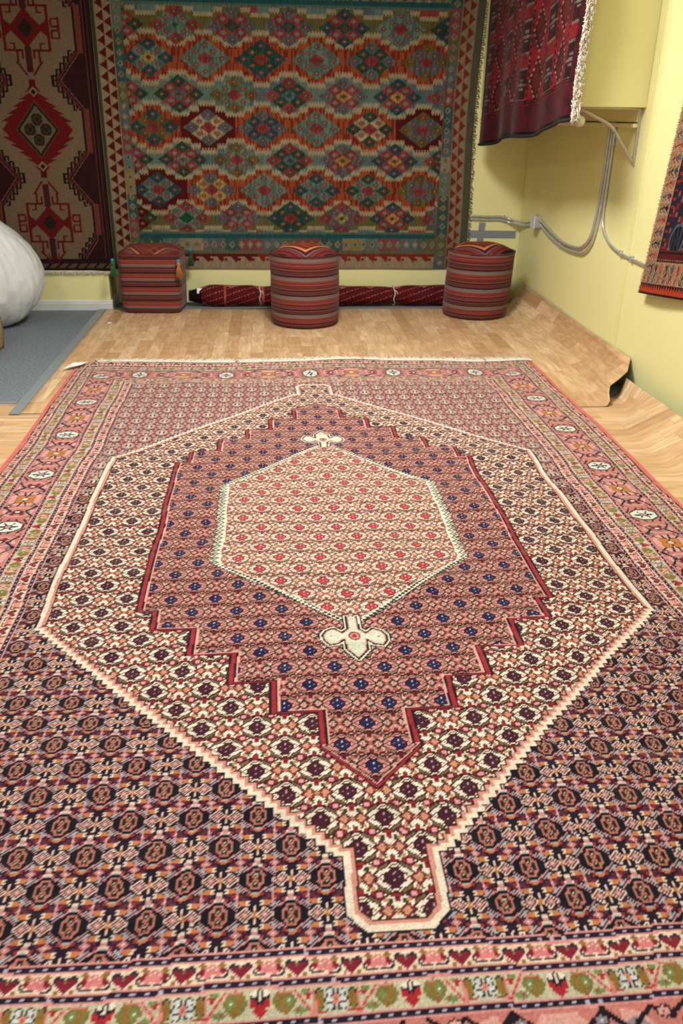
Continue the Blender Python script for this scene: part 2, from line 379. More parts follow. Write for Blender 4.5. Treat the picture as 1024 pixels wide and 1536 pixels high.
def kilim():
    k = .0058
    x0, x1, z0, z1 = -1.560, 1.455, .285, 2.545
    nx, nz = int((x1-x0)/k), int((z1-z0)/k)
    X, Z = np.meshgrid(np.linspace(x0, x1, nx+1), np.linspace(z0, z1, nz+1))
    X = X.astype(np.float32); Z = Z.astype(np.float32)
    C = np.empty(X.shape+(3,), np.float32); r = np.random.RandomState(11)
    c = {a: np.array(v, np.float32) for a, v in KC.items()}
    orange, teal, olive = np.array((.74, .30, .12)), np.array((.42, .53, .46)), np.array((.46, .42, .18))
    col_i = np.floor(X/.0115).astype(int); tooth = (col_i % 2).astype(np.float32)
    # grounds
    pat = np.where((np.floor(X/.43+.2).astype(int)+np.floor(Z/.22).astype(int)) % 3 == 0, 1., 0.)[..., None]
    G1 = teal*(1-pat) + np.array((.36, .46, .47))*pat
    C[:] = G1
    m = (Z > 1.99) | (Z < .81); C[m] = olive
    streak = r.rand(200000)[(col_i*7919+np.floor(Z/.05).astype(int)*104729) % 200000]
    per = .434
    for zc, ph, _ in [KROWS[1], KROWS[3], KROWS[5]]:
        dx = abs((X + 1.15 - 0 + per/2) % per - per/2)
        h = np.where(dx < .068, .165, np.where(dx < .142, .125, .088))
        dz = abs(Z - zc) + tooth*.012
        m = dz < h + .036; C[m] = np.array((.74, .66, .48))
        m = dz < h; ob = np.where(((streak > .45))[..., None], orange, np.array((.60, .17, .09)))
        mar = ((np.floor((X+1.15+per/2)/per) % 4 == 1) & (abs(zc-1.391) < .01)) | (abs(X+1.15) < .24) & (zc < 1)
        ob = np.where(mar[..., None], c['M'], ob)
        C[m] = ob[m]
    # lower and upper ends of the field
    for zc in (.70, 2.106):
        pass
    for zi, s in ((.700, -1), (2.106, 1)):
        dx = abs((X + 1.15 + per/2 + per/2) % per - per/2)
        h = np.where(dx < .068, .14, np.where(dx < .142, .10, .066))
        dz = (Z - zi)*s + tooth*.01
        m = (dz > h) & (dz < h+.03); C[m] = np.array((.74, .66, .48))
        m = (dz >= h+.03); C[m] = np.array((.40, .55, .50))
        m = (dz >= h+.03) & (np.floor(X/.3) % 3 == 1); C[m] = np.array((.34, .44, .50))
        m = (dz >= h+.03) & (np.floor(X/.3) % 5 == 3); C[m] = np.array((.70, .24, .22))
    # diamonds
    for zc, ph, cells in KROWS:
        for i, cc in enumerate(cells):
            xc = -1.15 + i*per - (per/2 if ph else 0)
            if ph and i == 0: xc = -1.15 - per/2
            dx, dz = (X-xc)/.200, (Z-zc)/.138
            u, v = (dx+dz)*1.5, (dx-dz)*1.5
            m = (abs(u) < 1.5) & (abs(v) < 1.5)
            iu, iv = np.round(u), np.round(v); n = abs(iu)+abs(iv)
            A_, B_, C_ = c[cc[0]], c[cc[1]], c[cc[2]]
            q = abs(u-iu) + abs(v-iv)
            mm = np.maximum(abs(u-iu), abs(v-iv))
            colr = np.where((n == 2)[..., None], A_, np.where((n == 1)[..., None], B_, C_))
            st = np.where((streak > .6)[..., None], 1.0, .86)
            cb = colr*st
            cb = np.where((mm < .20)[..., None], np.where((n == 1)[..., None], c['R']*.9 if cc[1] != 'R' else c['L'], c['R']*.8 if cc[0] not in 'R' else c['G']), cb)
            cb = np.where((mm < .09)[..., None], np.where((n == 0)[..., None], c['G'], c['C']*.8), cb)
            C[m] = cb[m]
    # ---- guards and outer borders
    blocks = ['R', 'B', 'O', 'R', 'T', 'Y', 'L', 'R', 'B', 'O', 'T', 'G', 'L', 'C', 'B', 'T']
    def guard(m, al, ac, w, seed):
        idx = np.floor(al/.19 + .37*np.floor(al/.57)).astype(int) + seed
        cb = np.array([c[b] for b in blocks], np.float32)[idx % 16]*.62 + np.array((.44, .44, .36))*.38
        u = (al/.075) % 1 - .5; v = (ac/w) % 1 - .5
        q = abs(u) + abs(v)
        cb = np.where((q < .36)[..., None], np.array((.60, .56, .44)), cb)
        cb = np.where((q < .16)[..., None], np.array([c[b] for b in blocks], np.float32)[(idx+5) % 16], cb)
        C[m] = cb[m]
    top = 2.545 + .285
    Zs = np.minimum(Z, top - Z)
    m = Zs < .590; C[m] = np.array((.36, .47, .40)); m = Zs < .572; C[m] = np.where((tooth > 0)[..., None], c['T'], np.array((.10, .40, .40)))[m]
    guard(Zs < .535, X, Z-.44, .095, 3)
    m = Zs < .438; C[m] = np.array((.46, .44, .32))
    red = np.where((X < -.35)[..., None], np.array((.50, .08, .06)), np.array((.66, .18, .09)))
    m = Zs + tooth*.01 < .418; C[m] = red[m]
    u = (X/.118) % 1; v = (Zs-.335)/.065
    hook = (abs(u-.5)*2 < v) | ((abs(u-.25) < .1) & (v > .35) & (v < .75))
    m = Zs < .388; C[m] = np.array((.72, .62, .46))
    m = (Zs < .392) & (Zs > .335) & (((u < .5) & (u*2 > 1-v)) | ((u > .62) & (u < .82) & (v > .3) & (v < .62)) | ((u > .5) & (u < .6) & (v > .3))); C[m] = red[m]
    # left
    m = (X < -1.330); C[m] = np.array((.44, .44, .36)); guard((X < -1.332) & (X > -1.405), Z, X+1.405, .073, 0)
    m = X < -1.405; C[m] = np.array((.72, .62, .46))
    v = (Z/.083) % 1
    for xa, ww, off in ((-1.412, -.056, 0), (-1.472, -.056, .5)):
        vv = (Z/.083 + off) % 1; t = (xa-X)/(-ww)
        if off: mt = (t > 0) & (t < 1) & (abs(vv-.5) < .46*(1-t))
        else: mt = (t > 0) & (t < 1) & (abs(vv-.5) < .46*(1-t))
        C[mt] = np.array((.46, .08, .05))
    C[X < -1.534] = np.array((.30, .31, .24))
    # right
    m = (X > 1.185); C[m] = np.array((.40, .42, .36)); guard((X > 1.190) & (X < 1.270), Z, X-1.190, .08, 7)
    m = X > 1.276; C[m] = np.array((.66, .56, .42))
    for xa, ww, off in ((1.284, .05, 0), (1.336, .05, .5)):
        vv = (Z/.095 + off) % 1; t = (X-xa)/ww
        mt = (t > 0) & (t < 1) & (abs(vv-.5) < .46*(1-t)); C[mt] = np.array((.60, .19, .10))
    m = X > 1.392; C[m] = np.array((.40, .38, .28))
    # slit weave: slight ribs, streaks of dye
    C *= (1 + (streak-.5)*.14)[..., None]; C *= rng_noise(nz+1, nx+1, 4, .06)
    return X, Z, np.clip(mute(C, .80, .79), 0, 1)

# ---- the beige and red pile rug on the pillar
def pillar_rug():
    k = .0052; xc, hw = -1.978, .470; z0, z1 = .318, 2.62
    nx, nz = int(2*hw/k), int((z1-z0)/k)
    X, Z = np.meshgrid(np.linspace(-hw, hw, nx+1), np.linspace(z0, z1, nz+1)); X = X.astype(np.float32); Z = Z.astype(np.float32)
    A = abs(X)
    beige, mar, dk, red, sal, gn = [np.array(v, np.float32) for v in ((.50, .41, .31), (.19, .045, .065), (.10, .04, .04), (.44, .045, .07), (.46, .20, .15), (.12, .11, .07))]
    C = np.empty(X.shape+(3,), np.float32); C[:] = beige
    def put(m, col): C[m] = col
    # wavy edge of the field
    P = .680
    t = abs((Z - 1.020 + P/2) % P - P/2)                 # triangles point inwards at 1.02, 1.70, 2.38
    lim = np.where(t < .185, .215 + t/.185*.150, .365)
    lim = np.where((Z < .60), np.minimum(.365, .255 + np.maximum(Z-.415, 0)*.75), lim)
    s = np.floor(t/.046); st = (t/.046) % 1
    put(A > lim-.052, beige)
    stp = .215 + (np.floor(t/.040)*.040)/.185*.150
    stp = np.where(t < .185, stp, .365); stp = np.where(Z < .60, np.minimum(.365, .255 + np.floor(np.maximum(Z-.415, 0)/.04)*.04*.75), stp)
    near = (t < .20) | (Z < .62); put((A > stp-.042) & near, dk); put((A > stp-.028) & near, sal*.8); put((A > lim-.020), dk); put(A > lim-.030 + .0*t, dk) if False else None; put((A > lim-.028) & ~near, dk); put((A > lim-.018) & ~near, sal*.9); put(A > lim-.008, np.array((.55, .30, .2))); put(A > lim, mar)
    put((A > .345) & (A > lim-.03) & (t >= .185) & (Z > .6), dk); put((A > .353) & (A > lim-.02) & (t >= .185) & (Z > .6), sal)
    # little hooks on the stepped edge
    for zc in (1.020, 1.700, 2.380):
        for sg in (-1, 1):
            for q in range(5):
                zz = zc + sg*(.018 + q*.041); xx = .215 + (q*.041)/.185*.150 - .062
                put((abs(A-xx) < .008) & (abs(Z-zz) < .020), dk); put((abs(A-xx-.012) < .014) & (abs(Z-zz-sg*.016) < .005), dk)
        put((abs(A-.160) < .006) & (abs(Z-zc) < .03), dk); put((abs(A-.168) < .015) & (abs(Z-zc) < .006), dk)
    for q in range(4):
        zz = .44+q*.041; xx = .255+q*.041*.75-.055
        put((abs(A-xx) < .007) & (abs(Z-zz) < .019), dk); put((abs(A-xx-.010) < .013) & (abs(Z-zz-.015) < .005), dk)
    # border stripes
    put(A > .392, dk); put((A > .398) & (A < .412), mar*1.3); put((A > .412) & (A < .416), sal); put((A > .436) & (A < .440), sal*.9); put((A > .448), mar*1.2); put(A > .458, dk)
    # end border
    put(Z < .415, dk); put((Z < .400), mar); put(Z < .382, dk)
    zz = (Z-.345)/.030; u = (X/.075) % 1
    put((Z < .378) & (Z > .342), beige*.75); put((Z < .378) & (Z > .342) & (abs(u-.15-zz*.45) < .17), mar); put((Z < .372) & (Z > .348) & (abs(u-.75) < .06), sal); put(Z < .340, dk); put(Z < .328, mar)
    # big serrated diamonds and the hooked ones between
    def big(zc):
        d = abs(Z-zc); edge = np.minimum(.262, .27*(1 - (d-.055)/.262))
        saw = ((d/.052) % 1)*.045
        m = (A < edge - saw*(edge > .045)) & (d < .315) ; put(m, red)
        m = A < .026*(d < .34); put(m & (d > .25), red*.8)
        q = A/.160 + d/.195
        put(q < 1.03, np.array((.36, .25, .17))); put(q < .97, gn); put(q < .84, np.array((.45, .40, .30))); put(q < .78, beige*.9)
        for px, pz in ((.0, .072), (.0, -.072), (.060, 0)):
            qq = np.maximum(abs(A-px)/.050, abs(Z-zc-pz)/.052) ; q2 = abs(A-px)/.060 + abs(Z-zc-pz)/.062
            put((q2 < 1) & (qq < .8), np.array((.17, .13, .09))); put((q2 < .55), np.array((.26, .20, .13))); put(q2 < .3, gn)
        for sg in (-1, 1):
            q = A/.034 + abs(Z-zc-sg*.258)/.034; put(q < 1, beige*1.2); put(q < .62, gn*.6)
    def small(zc):
        z = Z-zc; q = A/.122 + abs(z)/.130
        def R(x0_, x1_, za, zb, col=red): put((A > x0_) & (A < x1_) & (z > za) & (z < zb), col)
        m = (A > .095) & (A < .168) & (abs(z) < .012 + (A-.095)*.75); put(m, red)
        put(q < 1, red); q3 = A/.058 + abs(z)/.062; put(q3 < 1, np.array((.20, .13, .08)))
        put((q3 < .95) & ((np.floor((A+z*.9)/.013) + np.floor((A-z*.9+1)/.013)) % 2 == 0), gn*.6)
        R(.150, .168, -.135, .135)
        for sg in (-1, 1):
            a_, b_ = sorted((sg*.135, sg*.150)); R(.088, .168, a_, b_)
            a_, b_ = sorted((sg*.092, sg*.150)); R(.088, .102, a_, b_)
            a_, b_ = sorted((sg*.092, sg*.104)); R(.102, .126, a_, b_)
        R(.225, .243, -.070, .070); 
        for za in (-.070, .006, .055, -.022): R(.180, .243, za, za+.014)
        R(.176, .190, .014, .055); R(.176, .190, -.07, -.022)
        # stems
        for sg in (-1, 1):
            zz_ = z*sg
            put((A < .022) & (zz_ > .12) & (zz_ < .285), red*.75); put((A < .011) & (zz_ > .13) & (zz_ < .25), np.array((.25, .13, .10)))
            put((A > .070) & (A < .086) & (zz_ > .135) & (zz_ < .225), red*.9)
            put((A > .034) & (A < .086) & (zz_ > .135) & (zz_ < .150), red*.9)
            put((A > .034) & (A < .050) & (zz_ > .135) & (zz_ < .20), red*.9)
            put((abs(A-(.086-(zz_-.225)*.75)) < .009) & (zz_ >= .215) & (zz_ < .31), red*.9)
    for zc in (1.365, 2.79): big(zc)
    for zc in (.690, 2.040): small(zc)
    put((A > .01) & (A < .045) & (abs(Z-.405-.018) < .006), red); put((abs(A-.04) < .006) & (abs(Z-.44) < .016), red)
    C *= rng_noise(nz+1, nx+1, 6, .12)
    return X, Z, xc, np.clip(mute(C, .92, .83), 0, 1)

# ---- the dark red rug hanging down the side of the boxed-in beam: s runs away from the camera, z up
def crimson_rug():
    ns, nz = 300, 250
    S, Z = np.meshgrid(np.linspace(0, 2.25, ns+1), np.linspace(0, 1.25, nz+1)); S = S.astype(np.float32); Z = Z.astype(np.float32)
    dk, red, mar, bk, iv, br = [np.array(v, np.float32) for v in ((.17, .015, .03), (.58, .04, .10), (.34, .04, .11), (.03, .012, .015), (.62, .52, .46), (.26, .07, .04))]
    C = np.empty(S.shape+(3,), np.float32); C[:] = red
    r = np.random.RandomState(8)
    def put(m, col): C[m] = col
    P = .50; z0 = .19
    u = (S-.23) % P
    col = np.floor((S-.23)/P)
    dashz = (np.floor(Z/.016) % 2 == 0)
    for off, hw, hh in ((.14, .112, .130),):
        v = (Z - z0) % .28 - .14
        q = abs(u-off)/hw + abs(v)/hh
        put(q < 1.12, red); put((q < 1.07) & dashz, iv); put((q < 1.05) & ~dashz, dk); put(q < .88, br); put((q < .60), red*.8); put(q < .32, br*1.5)
    # dark striped blocks between
    v = (Z - z0 - .02) % .28
    m = (abs(u-.38) < .085) & (v < .21); put(m, dk)
    put(m & ((v % .095) < .013), iv*.8)
    m = (abs(u-.38) < .038) & (v > .07) & (v < .14); put(m, iv*.85); put(m & ((v % .028) < .010), bk)
    m = (abs(u-.28) < .016) & (abs(v-.24) < .03); put(m, br*1.6); m = (abs(u-.28) < .007) & (abs(v-.24) < .016); put(m, iv)
    for uu in (.01, .27): put((abs(u-uu) < .013) & (np.floor(Z/.02) % 2 == 0), dk)
    # near edge and lower end
    put(S < .085, mar); put((S < .085) & (np.floor(Z/.016 + S/.03) % 2 == 0), mar*.75)
    put(S > 2.17, dk)
    put((Z < z0) , mar); put((Z > z0) & (Z < z0+.012), dk); put((Z > z0+.018) & (Z < z0+.026), dk)
    put(Z < .028, bk)
    C *= rng_noise(nz+1, ns+1, 9, .28)
    C *= (1-.35*np.clip(np.sin(S*23+np.sin(Z*31)*1.5)*np.sin(Z*17+S*5), 0, 1))[..., None]
    return S, Z, np.clip(mute(C, .95, .80), 0, 1)

# ---- the colourful rug at the right edge: s runs from its far edge towards the camera
def side_rug():
    ns, nz = 260, 230
    S, Z = np.meshgrid(np.linspace(0, 1.30, ns+1), np.linspace(0, 1.15, nz+1)); S = S.astype(np.float32); Z = Z.astype(np.float32)
    cr, nv, red, org, bl, gn, bk, pk = [np.array(v, np.float32) for v in ((.66, .50, .36), (.10, .08, .17), (.60, .08, .08), (.78, .22, .08), (.34, .44, .50), (.12, .28, .20), (.05, .03, .04), (.66, .32, .26))]
    C = np.empty(S.shape+(3,), np.float32); C[:] = nv
    def put(m, col): C[m] = col
    B = np.minimum(S, 1.30-S)
    # main ground: red with navy figures
    put((np.floor(S/.045)+np.floor(Z/.05)) % 2 == 0, nv*1.2); put((np.floor(S/.03+1)*7+np.floor(Z/.035)*3) % 5 == 0, red*.8); put((np.floor(S/.022)*5+np.floor(Z/.026)*3) % 7 == 0, pk*.8)
    for zc in (.30, .62, .94):
        for sc in (.30, .62, .98):
            q = np.hypot((S-sc)/.075, (Z-zc)/.085); put(q < 1, bl*.8); put(q < .84, bk); put((q < .84) & (np.floor(S/.012) % 3 == 0), bl*.5); put(q < .35, nv*1.3)
            q = abs(S-sc-.16)/.05+abs(Z-zc-.05)/.09; put(q < 1, red); put((q < 1) & (q > .8), bk); put((q < .6) & (np.floor(Z/.01) % 2 == 0), nv)
            q = np.hypot((S-sc-.05)/.03, (Z-zc-.16)/.035); put(q < 1, org*.85); put(q < .4, bk)
    put((B < .185) , nv); put((B < .185) & (np.floor(Z/.014) % 3 == 0) & (B > .15), red)
    # flowered cream border
    b = np.minimum(B, Z-.045)
    put((b < .15), cr); put((b < .15) & (b > .138), bk)
    al = np.where(B < Z-.045, Z, S)
    n = np.floor(al/.062); w = (al/.062) % 1 - .5; cols = (pk, gn, bl*.8, org*.85, bk*2, red*.8)
    stem = (abs(w + .06*np.sin(b*60)) < .07) & (b > .02) & (b < .13)
    leaf = (abs(abs(w) - (.08 + ((b*26+n*.37) % 1)*.32)) < .06) & (b > .02) & (b < .13)
    bud = (np.hypot(w/.2, (b-.105)/.02) < 1)
    for kk, cc in enumerate(cols):
        mk = (b < .15) & (n % 6 == kk); put(mk & leaf, cc); put(mk & stem, cc*.6); put(mk & bud, cols[(kk+3) % 6])
    put((b < .15) & (abs(w) > .47) & (n % 2 == 0), cr*.75)
    put((Z < .25) & (Z > .185) & (B > .15), red*.6); put((Z < .24) & (Z > .228) & (B > .15), bk); put((Z < .20) & (Z > .192) & (B > .15) & (np.floor(S/.012) % 2 == 0), cr)
    # end: orange band with dark teeth
    put(Z < .062, org*.95); t = (S/.028) % 1
    put((Z < .062) & (Z > .030) & (abs(t-.5)*2 < (Z-.030)/.030), bk); put(Z < .012, bk); put(Z > 1.13, org)
    put((S < .014) & (np.floor(Z/.02) % 2 == 0), pk)
    C *= rng_noise(nz+1, ns+1, 12, .15)
    return S, Z, np.clip(mute(C, .85, .95), 0, 1)

# ================================================================= scene helpers
COL = bpy.context.scene.collection
MATS = {}

def lin(c):
    return tuple((x/12.92 if x <= .04045 else ((x+.055)/1.055)**2.4) for x in c[:3]) + (1.0,)

def tag(o, label=None, cat=None, group=None, kind=None):
    if label: o['label'] = label
    if cat: o['category'] = cat
    if group: o['group'] = group
    if kind: o['kind'] = kind
    return o

def empty(name, loc=(0, 0, 0), rz=0.0):
    o = bpy.data.objects.new(name, None); COL.objects.link(o)
    o.location = loc; o.rotation_euler = (0, 0, rz); o.empty_display_size = .1
    return o

def new_mat(name):
    m = bpy.data.materials.new(name); m.use_nodes = True
    nt = m.node_tree; b = nt.nodes['Principled BSDF']
    return m, nt, b

def N(nt, typ, **kw):
    n = nt.nodes.new(typ)
    for k, v in kw.items():
        if k in n.inputs.keys(): n.inputs[k].default_value = v
        else: setattr(n, k, v)
    return n

def L(nt, a, b): nt.links.new(a, b)

def math_n(nt, op, a, b=None, c=None):
    n = nt.nodes.new('ShaderNodeMath'); n.operation = op
    for i, v in enumerate((a, b, c)):
        if v is None: continue
        if isinstance(v, (int, float)): n.inputs[i].default_value = v
        else: nt.links.new(v, n.inputs[i])
    return n.outputs[0]

def mix_n(nt, fac, a, b, blend='MIX'):
    n = nt.nodes.new('ShaderNodeMix'); n.data_type = 'RGBA'; n.blend_type = blend
    for s, v in ((0, fac), (6, a), (7, b)):
        if isinstance(v, (int, float)): n.inputs[s].default_value = v
        elif isinstance(v, tuple): n.inputs[s].default_value = v
        else: nt.links.new(v, n.inputs[s])
    return n.outputs[2]

def ramp_n(nt, fac, stops, interp='CONSTANT'):
    n = nt.nodes.new('ShaderNodeValToRGB'); r = n.color_ramp; r.interpolation = interp
    while len(r.elements) < len(stops): r.elements.new(1.0)
    for e, (p, c) in zip(r.elements, stops): e.position = p; e.color = lin(c)
    if fac is not None: nt.links.new(fac, n.inputs[0])
    return n.outputs[0]

def bump(nt, b, height, strength=.3, dist=.01, prev=None):
    n = nt.nodes.new('ShaderNodeBump'); n.inputs['Strength'].default_value = strength; n.inputs['Distance'].default_value = dist
    nt.links.new(height, n.inputs['Height'])
    if prev is not None: nt.links.new(prev, n.inputs['Normal'])
    nt.links.new(n.outputs[0], b.inputs['Normal'])
    return n.outputs[0]

def obj_co(nt):
    return nt.nodes.new('ShaderNodeTexCoord').outputs['Object']

def noise_n(nt, vec, scale, detail=3, rough=.55, dist=0.0, out=0):
    n = nt.nodes.new('ShaderNodeTexNoise'); n.inputs['Scale'].default_value = scale; n.inputs['Detail'].default_value = detail
    n.inputs['Roughness'].default_value = rough; n.inputs['Distortion'].default_value = dist
    if vec is not None: nt.links.new(vec, n.inputs['Vector'])
    return n.outputs[out]

def map_n(nt, vec, scale=(1, 1, 1), loc=(0, 0, 0), rot=(0, 0, 0)):
    n = nt.nodes.new('ShaderNodeMapping'); nt.links.new(vec, n.inputs['Vector'])
    n.inputs['Scale'].default_value = scale; n.inputs['Location'].default_value = loc; n.inputs['Rotation'].default_value = rot
    return n.outputs[0]

def wool(name, rough=.9, sheen=.25, knot=230, strength=.5, swell=0.0, tint=(.95, .88, .86)):
    """pile or flat weave coloured knot by knot from the mesh"""
    m, nt, b = new_mat(name)
    a = nt.nodes.new('ShaderNodeAttribute'); a.attribute_name = 'knots'
    co = obj_co(nt)
    f = noise_n(nt, co, 900, 2)
    c = mix_n(nt, .30, a.outputs['Color'], mix_n(nt, 1.0, a.outputs['Color'], f, 'MULTIPLY'))
    L(nt, c, b.inputs['Base Color'])
    b.inputs['Roughness'].default_value = rough
    b.inputs['Specular IOR Level'].default_value = .15
    b.inputs['Sheen Weight'].default_value = sheen; b.inputs['Sheen Roughness'].default_value = .30; b.inputs['Sheen Tint'].default_value = lin(tint)
    v = nt.nodes.new('ShaderNodeTexVoronoi'); v.inputs['Scale'].default_value = knot; L(nt, co, v.inputs['Vector'])
    pv = bump(nt, b, v.outputs['Distance'], strength, .002)
    if swell:
        s = noise_n(nt, map_n(nt, co, (1.1, 6.0, 1)), 1.3, 2)
        bump(nt, b, s, 1.0, swell, pv)
    return m

def plain(name, col, rough=.6, metal=0.0, nscale=40, namt=.12, bmp=0.0, spec=.5, sheen=0.0, bscale=None):
    m, nt, b = new_mat(name); co = obj_co(nt)
    f = noise_n(nt, co, nscale, 4)
    d = tuple(max(0, x*(1-namt)) for x in col); e = tuple(min(1, x*(1+namt*.6)) for x in col)
    L(nt, mix_n(nt, f, lin(d), lin(e)), b.inputs['Base Color'])
    b.inputs['Roughness'].default_value = rough; b.inputs['Metallic'].default_value = metal; b.inputs['Specular IOR Level'].default_value = spec
    b.inputs['Sheen Weight'].default_value = sheen
    if bmp: bump(nt, b, noise_n(nt, co, bscale or nscale*3, 3), bmp, .004)
    return m

def mesh_obj(name, verts, faces, mat=None, parent=None, smooth=False, uvs=None):
    me = bpy.data.meshes.new(name); me.from_pydata([tuple(v) for v in verts], [], faces)
    if uvs is not None:
        uv = me.uv_layers.new(name='UVMap')
        for lp in me.loops: uv.data[lp.index].uv = uvs[lp.vertex_index]
    me.update()
    o = bpy.data.objects.new(name, me); COL.objects.link(o)
    if mat: me.materials.append(mat)
    if parent: o.parent = parent
    if smooth: me.shade_smooth()
    return o

def from_bm(name, bm, mat=None, parent=None, smooth=False):
    me = bpy.data.meshes.new(name); bmesh.ops.recalc_face_normals(bm, faces=bm.faces); bm.to_mesh(me); bm.free()
    o = bpy.data.objects.new(name, me); COL.objects.link(o)
    if mat: me.materials.append(mat)
    if parent: o.parent = parent
    if smooth: me.shade_smooth()
    return o

def add_box(bm, c, s, bevel=0.0, rot=None, seg=2):
    r = bmesh.ops.create_cube(bm, size=1.0); vs = r['verts']
    bmesh.ops.scale(bm, vec=s, verts=vs)
    if bevel:
        es = list({e for v in vs for e in v.link_edges})
        g = bmesh.ops.bevel(bm, geom=es, offset=bevel, segments=seg, affect='EDGES', profile=.5)
        vs = list({v for f in g['faces'] for v in f.verts} | {v for v in vs if v.is_valid})
    if rot is not None: bmesh.ops.rotate(bm, cent=(0, 0, 0), matrix=rot, verts=vs)
    bmesh.ops.translate(bm, vec=c, verts=vs)
    return vs

def box_obj(name, c, s, mat, parent=None, bevel=0.0, rot=None):
    bm = bmesh.new(); add_box(bm, c, s, bevel, rot); return from_bm(name, bm, mat, parent)

def tube_bm(bm, pts, r, seg=10, closed_ends=True, rfun=None):
    pts = [Vector(p) for p in pts]; rings = []; up = Vector((0, 0, 1)); prev = None
    for i, p in enumerate(pts):
        t = (pts[min(i+1, len(pts)-1)] - pts[max(i-1, 0)]).normalized()
        if prev is None:
            a = up if abs(t.dot(up)) < .9 else Vector((1, 0, 0)); n = t.cross(a).normalized()
        else: n = (prev - t*prev.dot(t)).normalized()
        prev = n; b = t.cross(n); rr = r if rfun is None else rfun(i/(len(pts)-1))*r
        rings.append([bm.verts.new(p + (n*math.cos(2*math.pi*k/seg) + b*math.sin(2*math.pi*k/seg))*rr) for k in range(seg)])
    for A, B in zip(rings[:-1], rings[1:]):
        for k in range(seg): bm.faces.new((A[k], A[(k+1) % seg], B[(k+1) % seg], B[k]))
    if closed_ends:
        bm.faces.new(rings[0][::-1]); bm.faces.new(rings[-1])

def spline(pts, n=12):
    pts = [Vector(p) for p in pts]; P = [pts[0]*2-pts[1]] + pts + [pts[-1]*2-pts[-2]]; out = []
    for i in range(1, len(P)-2):
        for k in range(n):
            t = k/n; a, b, c, d = P[i-1:i+3]
            out.append(.5*((2*b) + (c-a)*t + (2*a-5*b+4*c-d)*t*t + (3*b-a-3*c+d)*t**3))
    out.append(pts[-1]); return out

def tube_obj(name, pts, r, mat, parent=None, seg=10, rfun=None):
    bm = bmesh.new(); tube_bm(bm, pts, r, seg, True, rfun); return from_bm(name, bm, mat, parent, True)

def woven(name, P, C, mat, offset, parent=None, backcol=(.35, .25, .2), both=False):
    """a grid of knots (P: ny,nx,3 points; C: colours) with an edge and a back so that the textile has thickness"""
    ny, nx, _ = P.shape
    V = P.reshape(-1, 3).astype(np.float32)
    idx = np.arange(ny*nx).reshape(ny, nx)
    F = np.stack([idx[:-1, :-1], idx[:-1, 1:], idx[1:, 1:], idx[1:, :-1]], -1).reshape(-1, 4)
    ring = np.concatenate([idx[0, :], idx[1:, -1], idx[-1, -2::-1], idx[-2:0:-1, 0]])
    off = np.array(offset, np.float32)
    RV = V[ring] + off
    rb = ny*nx; nr = len(ring); k = np.arange(nr); k2 = (k+1) % nr
    SF = np.stack([ring[k2], ring[k], rb+k, rb+k2], -1)
    # coarse back
    st = 6
    iy = np.unique(np.append(np.arange(0, ny, st), ny-1)); ix = np.unique(np.append(np.arange(0, nx, st), nx-1))
    BV = (P[np.ix_(iy, ix)] + off).reshape(-1, 3).astype(np.float32); bb = rb+nr
    bi = np.arange(len(iy)*len(ix)).reshape(len(iy), len(ix)) + bb
    BF = np.stack([bi[:-1, :-1], bi[1:, :-1], bi[1:, 1:], bi[:-1, 1:]], -1).reshape(-1, 4)
    AV = np.concatenate([V, RV, BV]); AF = np.concatenate([F, SF, BF]).astype(np.int32)
    cl = C.reshape(-1, 3); cr = cl[ring]*.8
    cb = np.tile(np.array(backcol, np.float32), (len(BV), 1))
    if both: cb = C[np.ix_(iy, ix)].reshape(-1, 3)
    AC = np.concatenate([cl, cr, cb]).astype(np.float32)
    AC = np.where(AC <= .04045, AC/12.92, ((AC+.055)/1.055)**2.4)
    rgba = np.ones((len(AV), 4), np.float32); rgba[:, :3] = AC
    me = bpy.data.meshes.new(name)
    me.vertices.add(len(AV)); me.vertices.foreach_set('co', AV.ravel())
    me.loops.add(AF.size); me.loops.foreach_set('vertex_index', AF.ravel())
    me.polygons.add(len(AF)); me.polygons.foreach_set('loop_start', np.arange(0, AF.size, 4, dtype=np.int32))
    me.update(calc_edges=True)
    at = me.color_attributes.new('knots', 'FLOAT_COLOR', 'POINT'); at.data.foreach_set('color', rgba.ravel())
    me.shade_smooth(); me.materials.append(mat); me.validate()
    o = bpy.data.objects.new(name, me); COL.objects.link(o)
    if parent: o.parent = parent
    return o

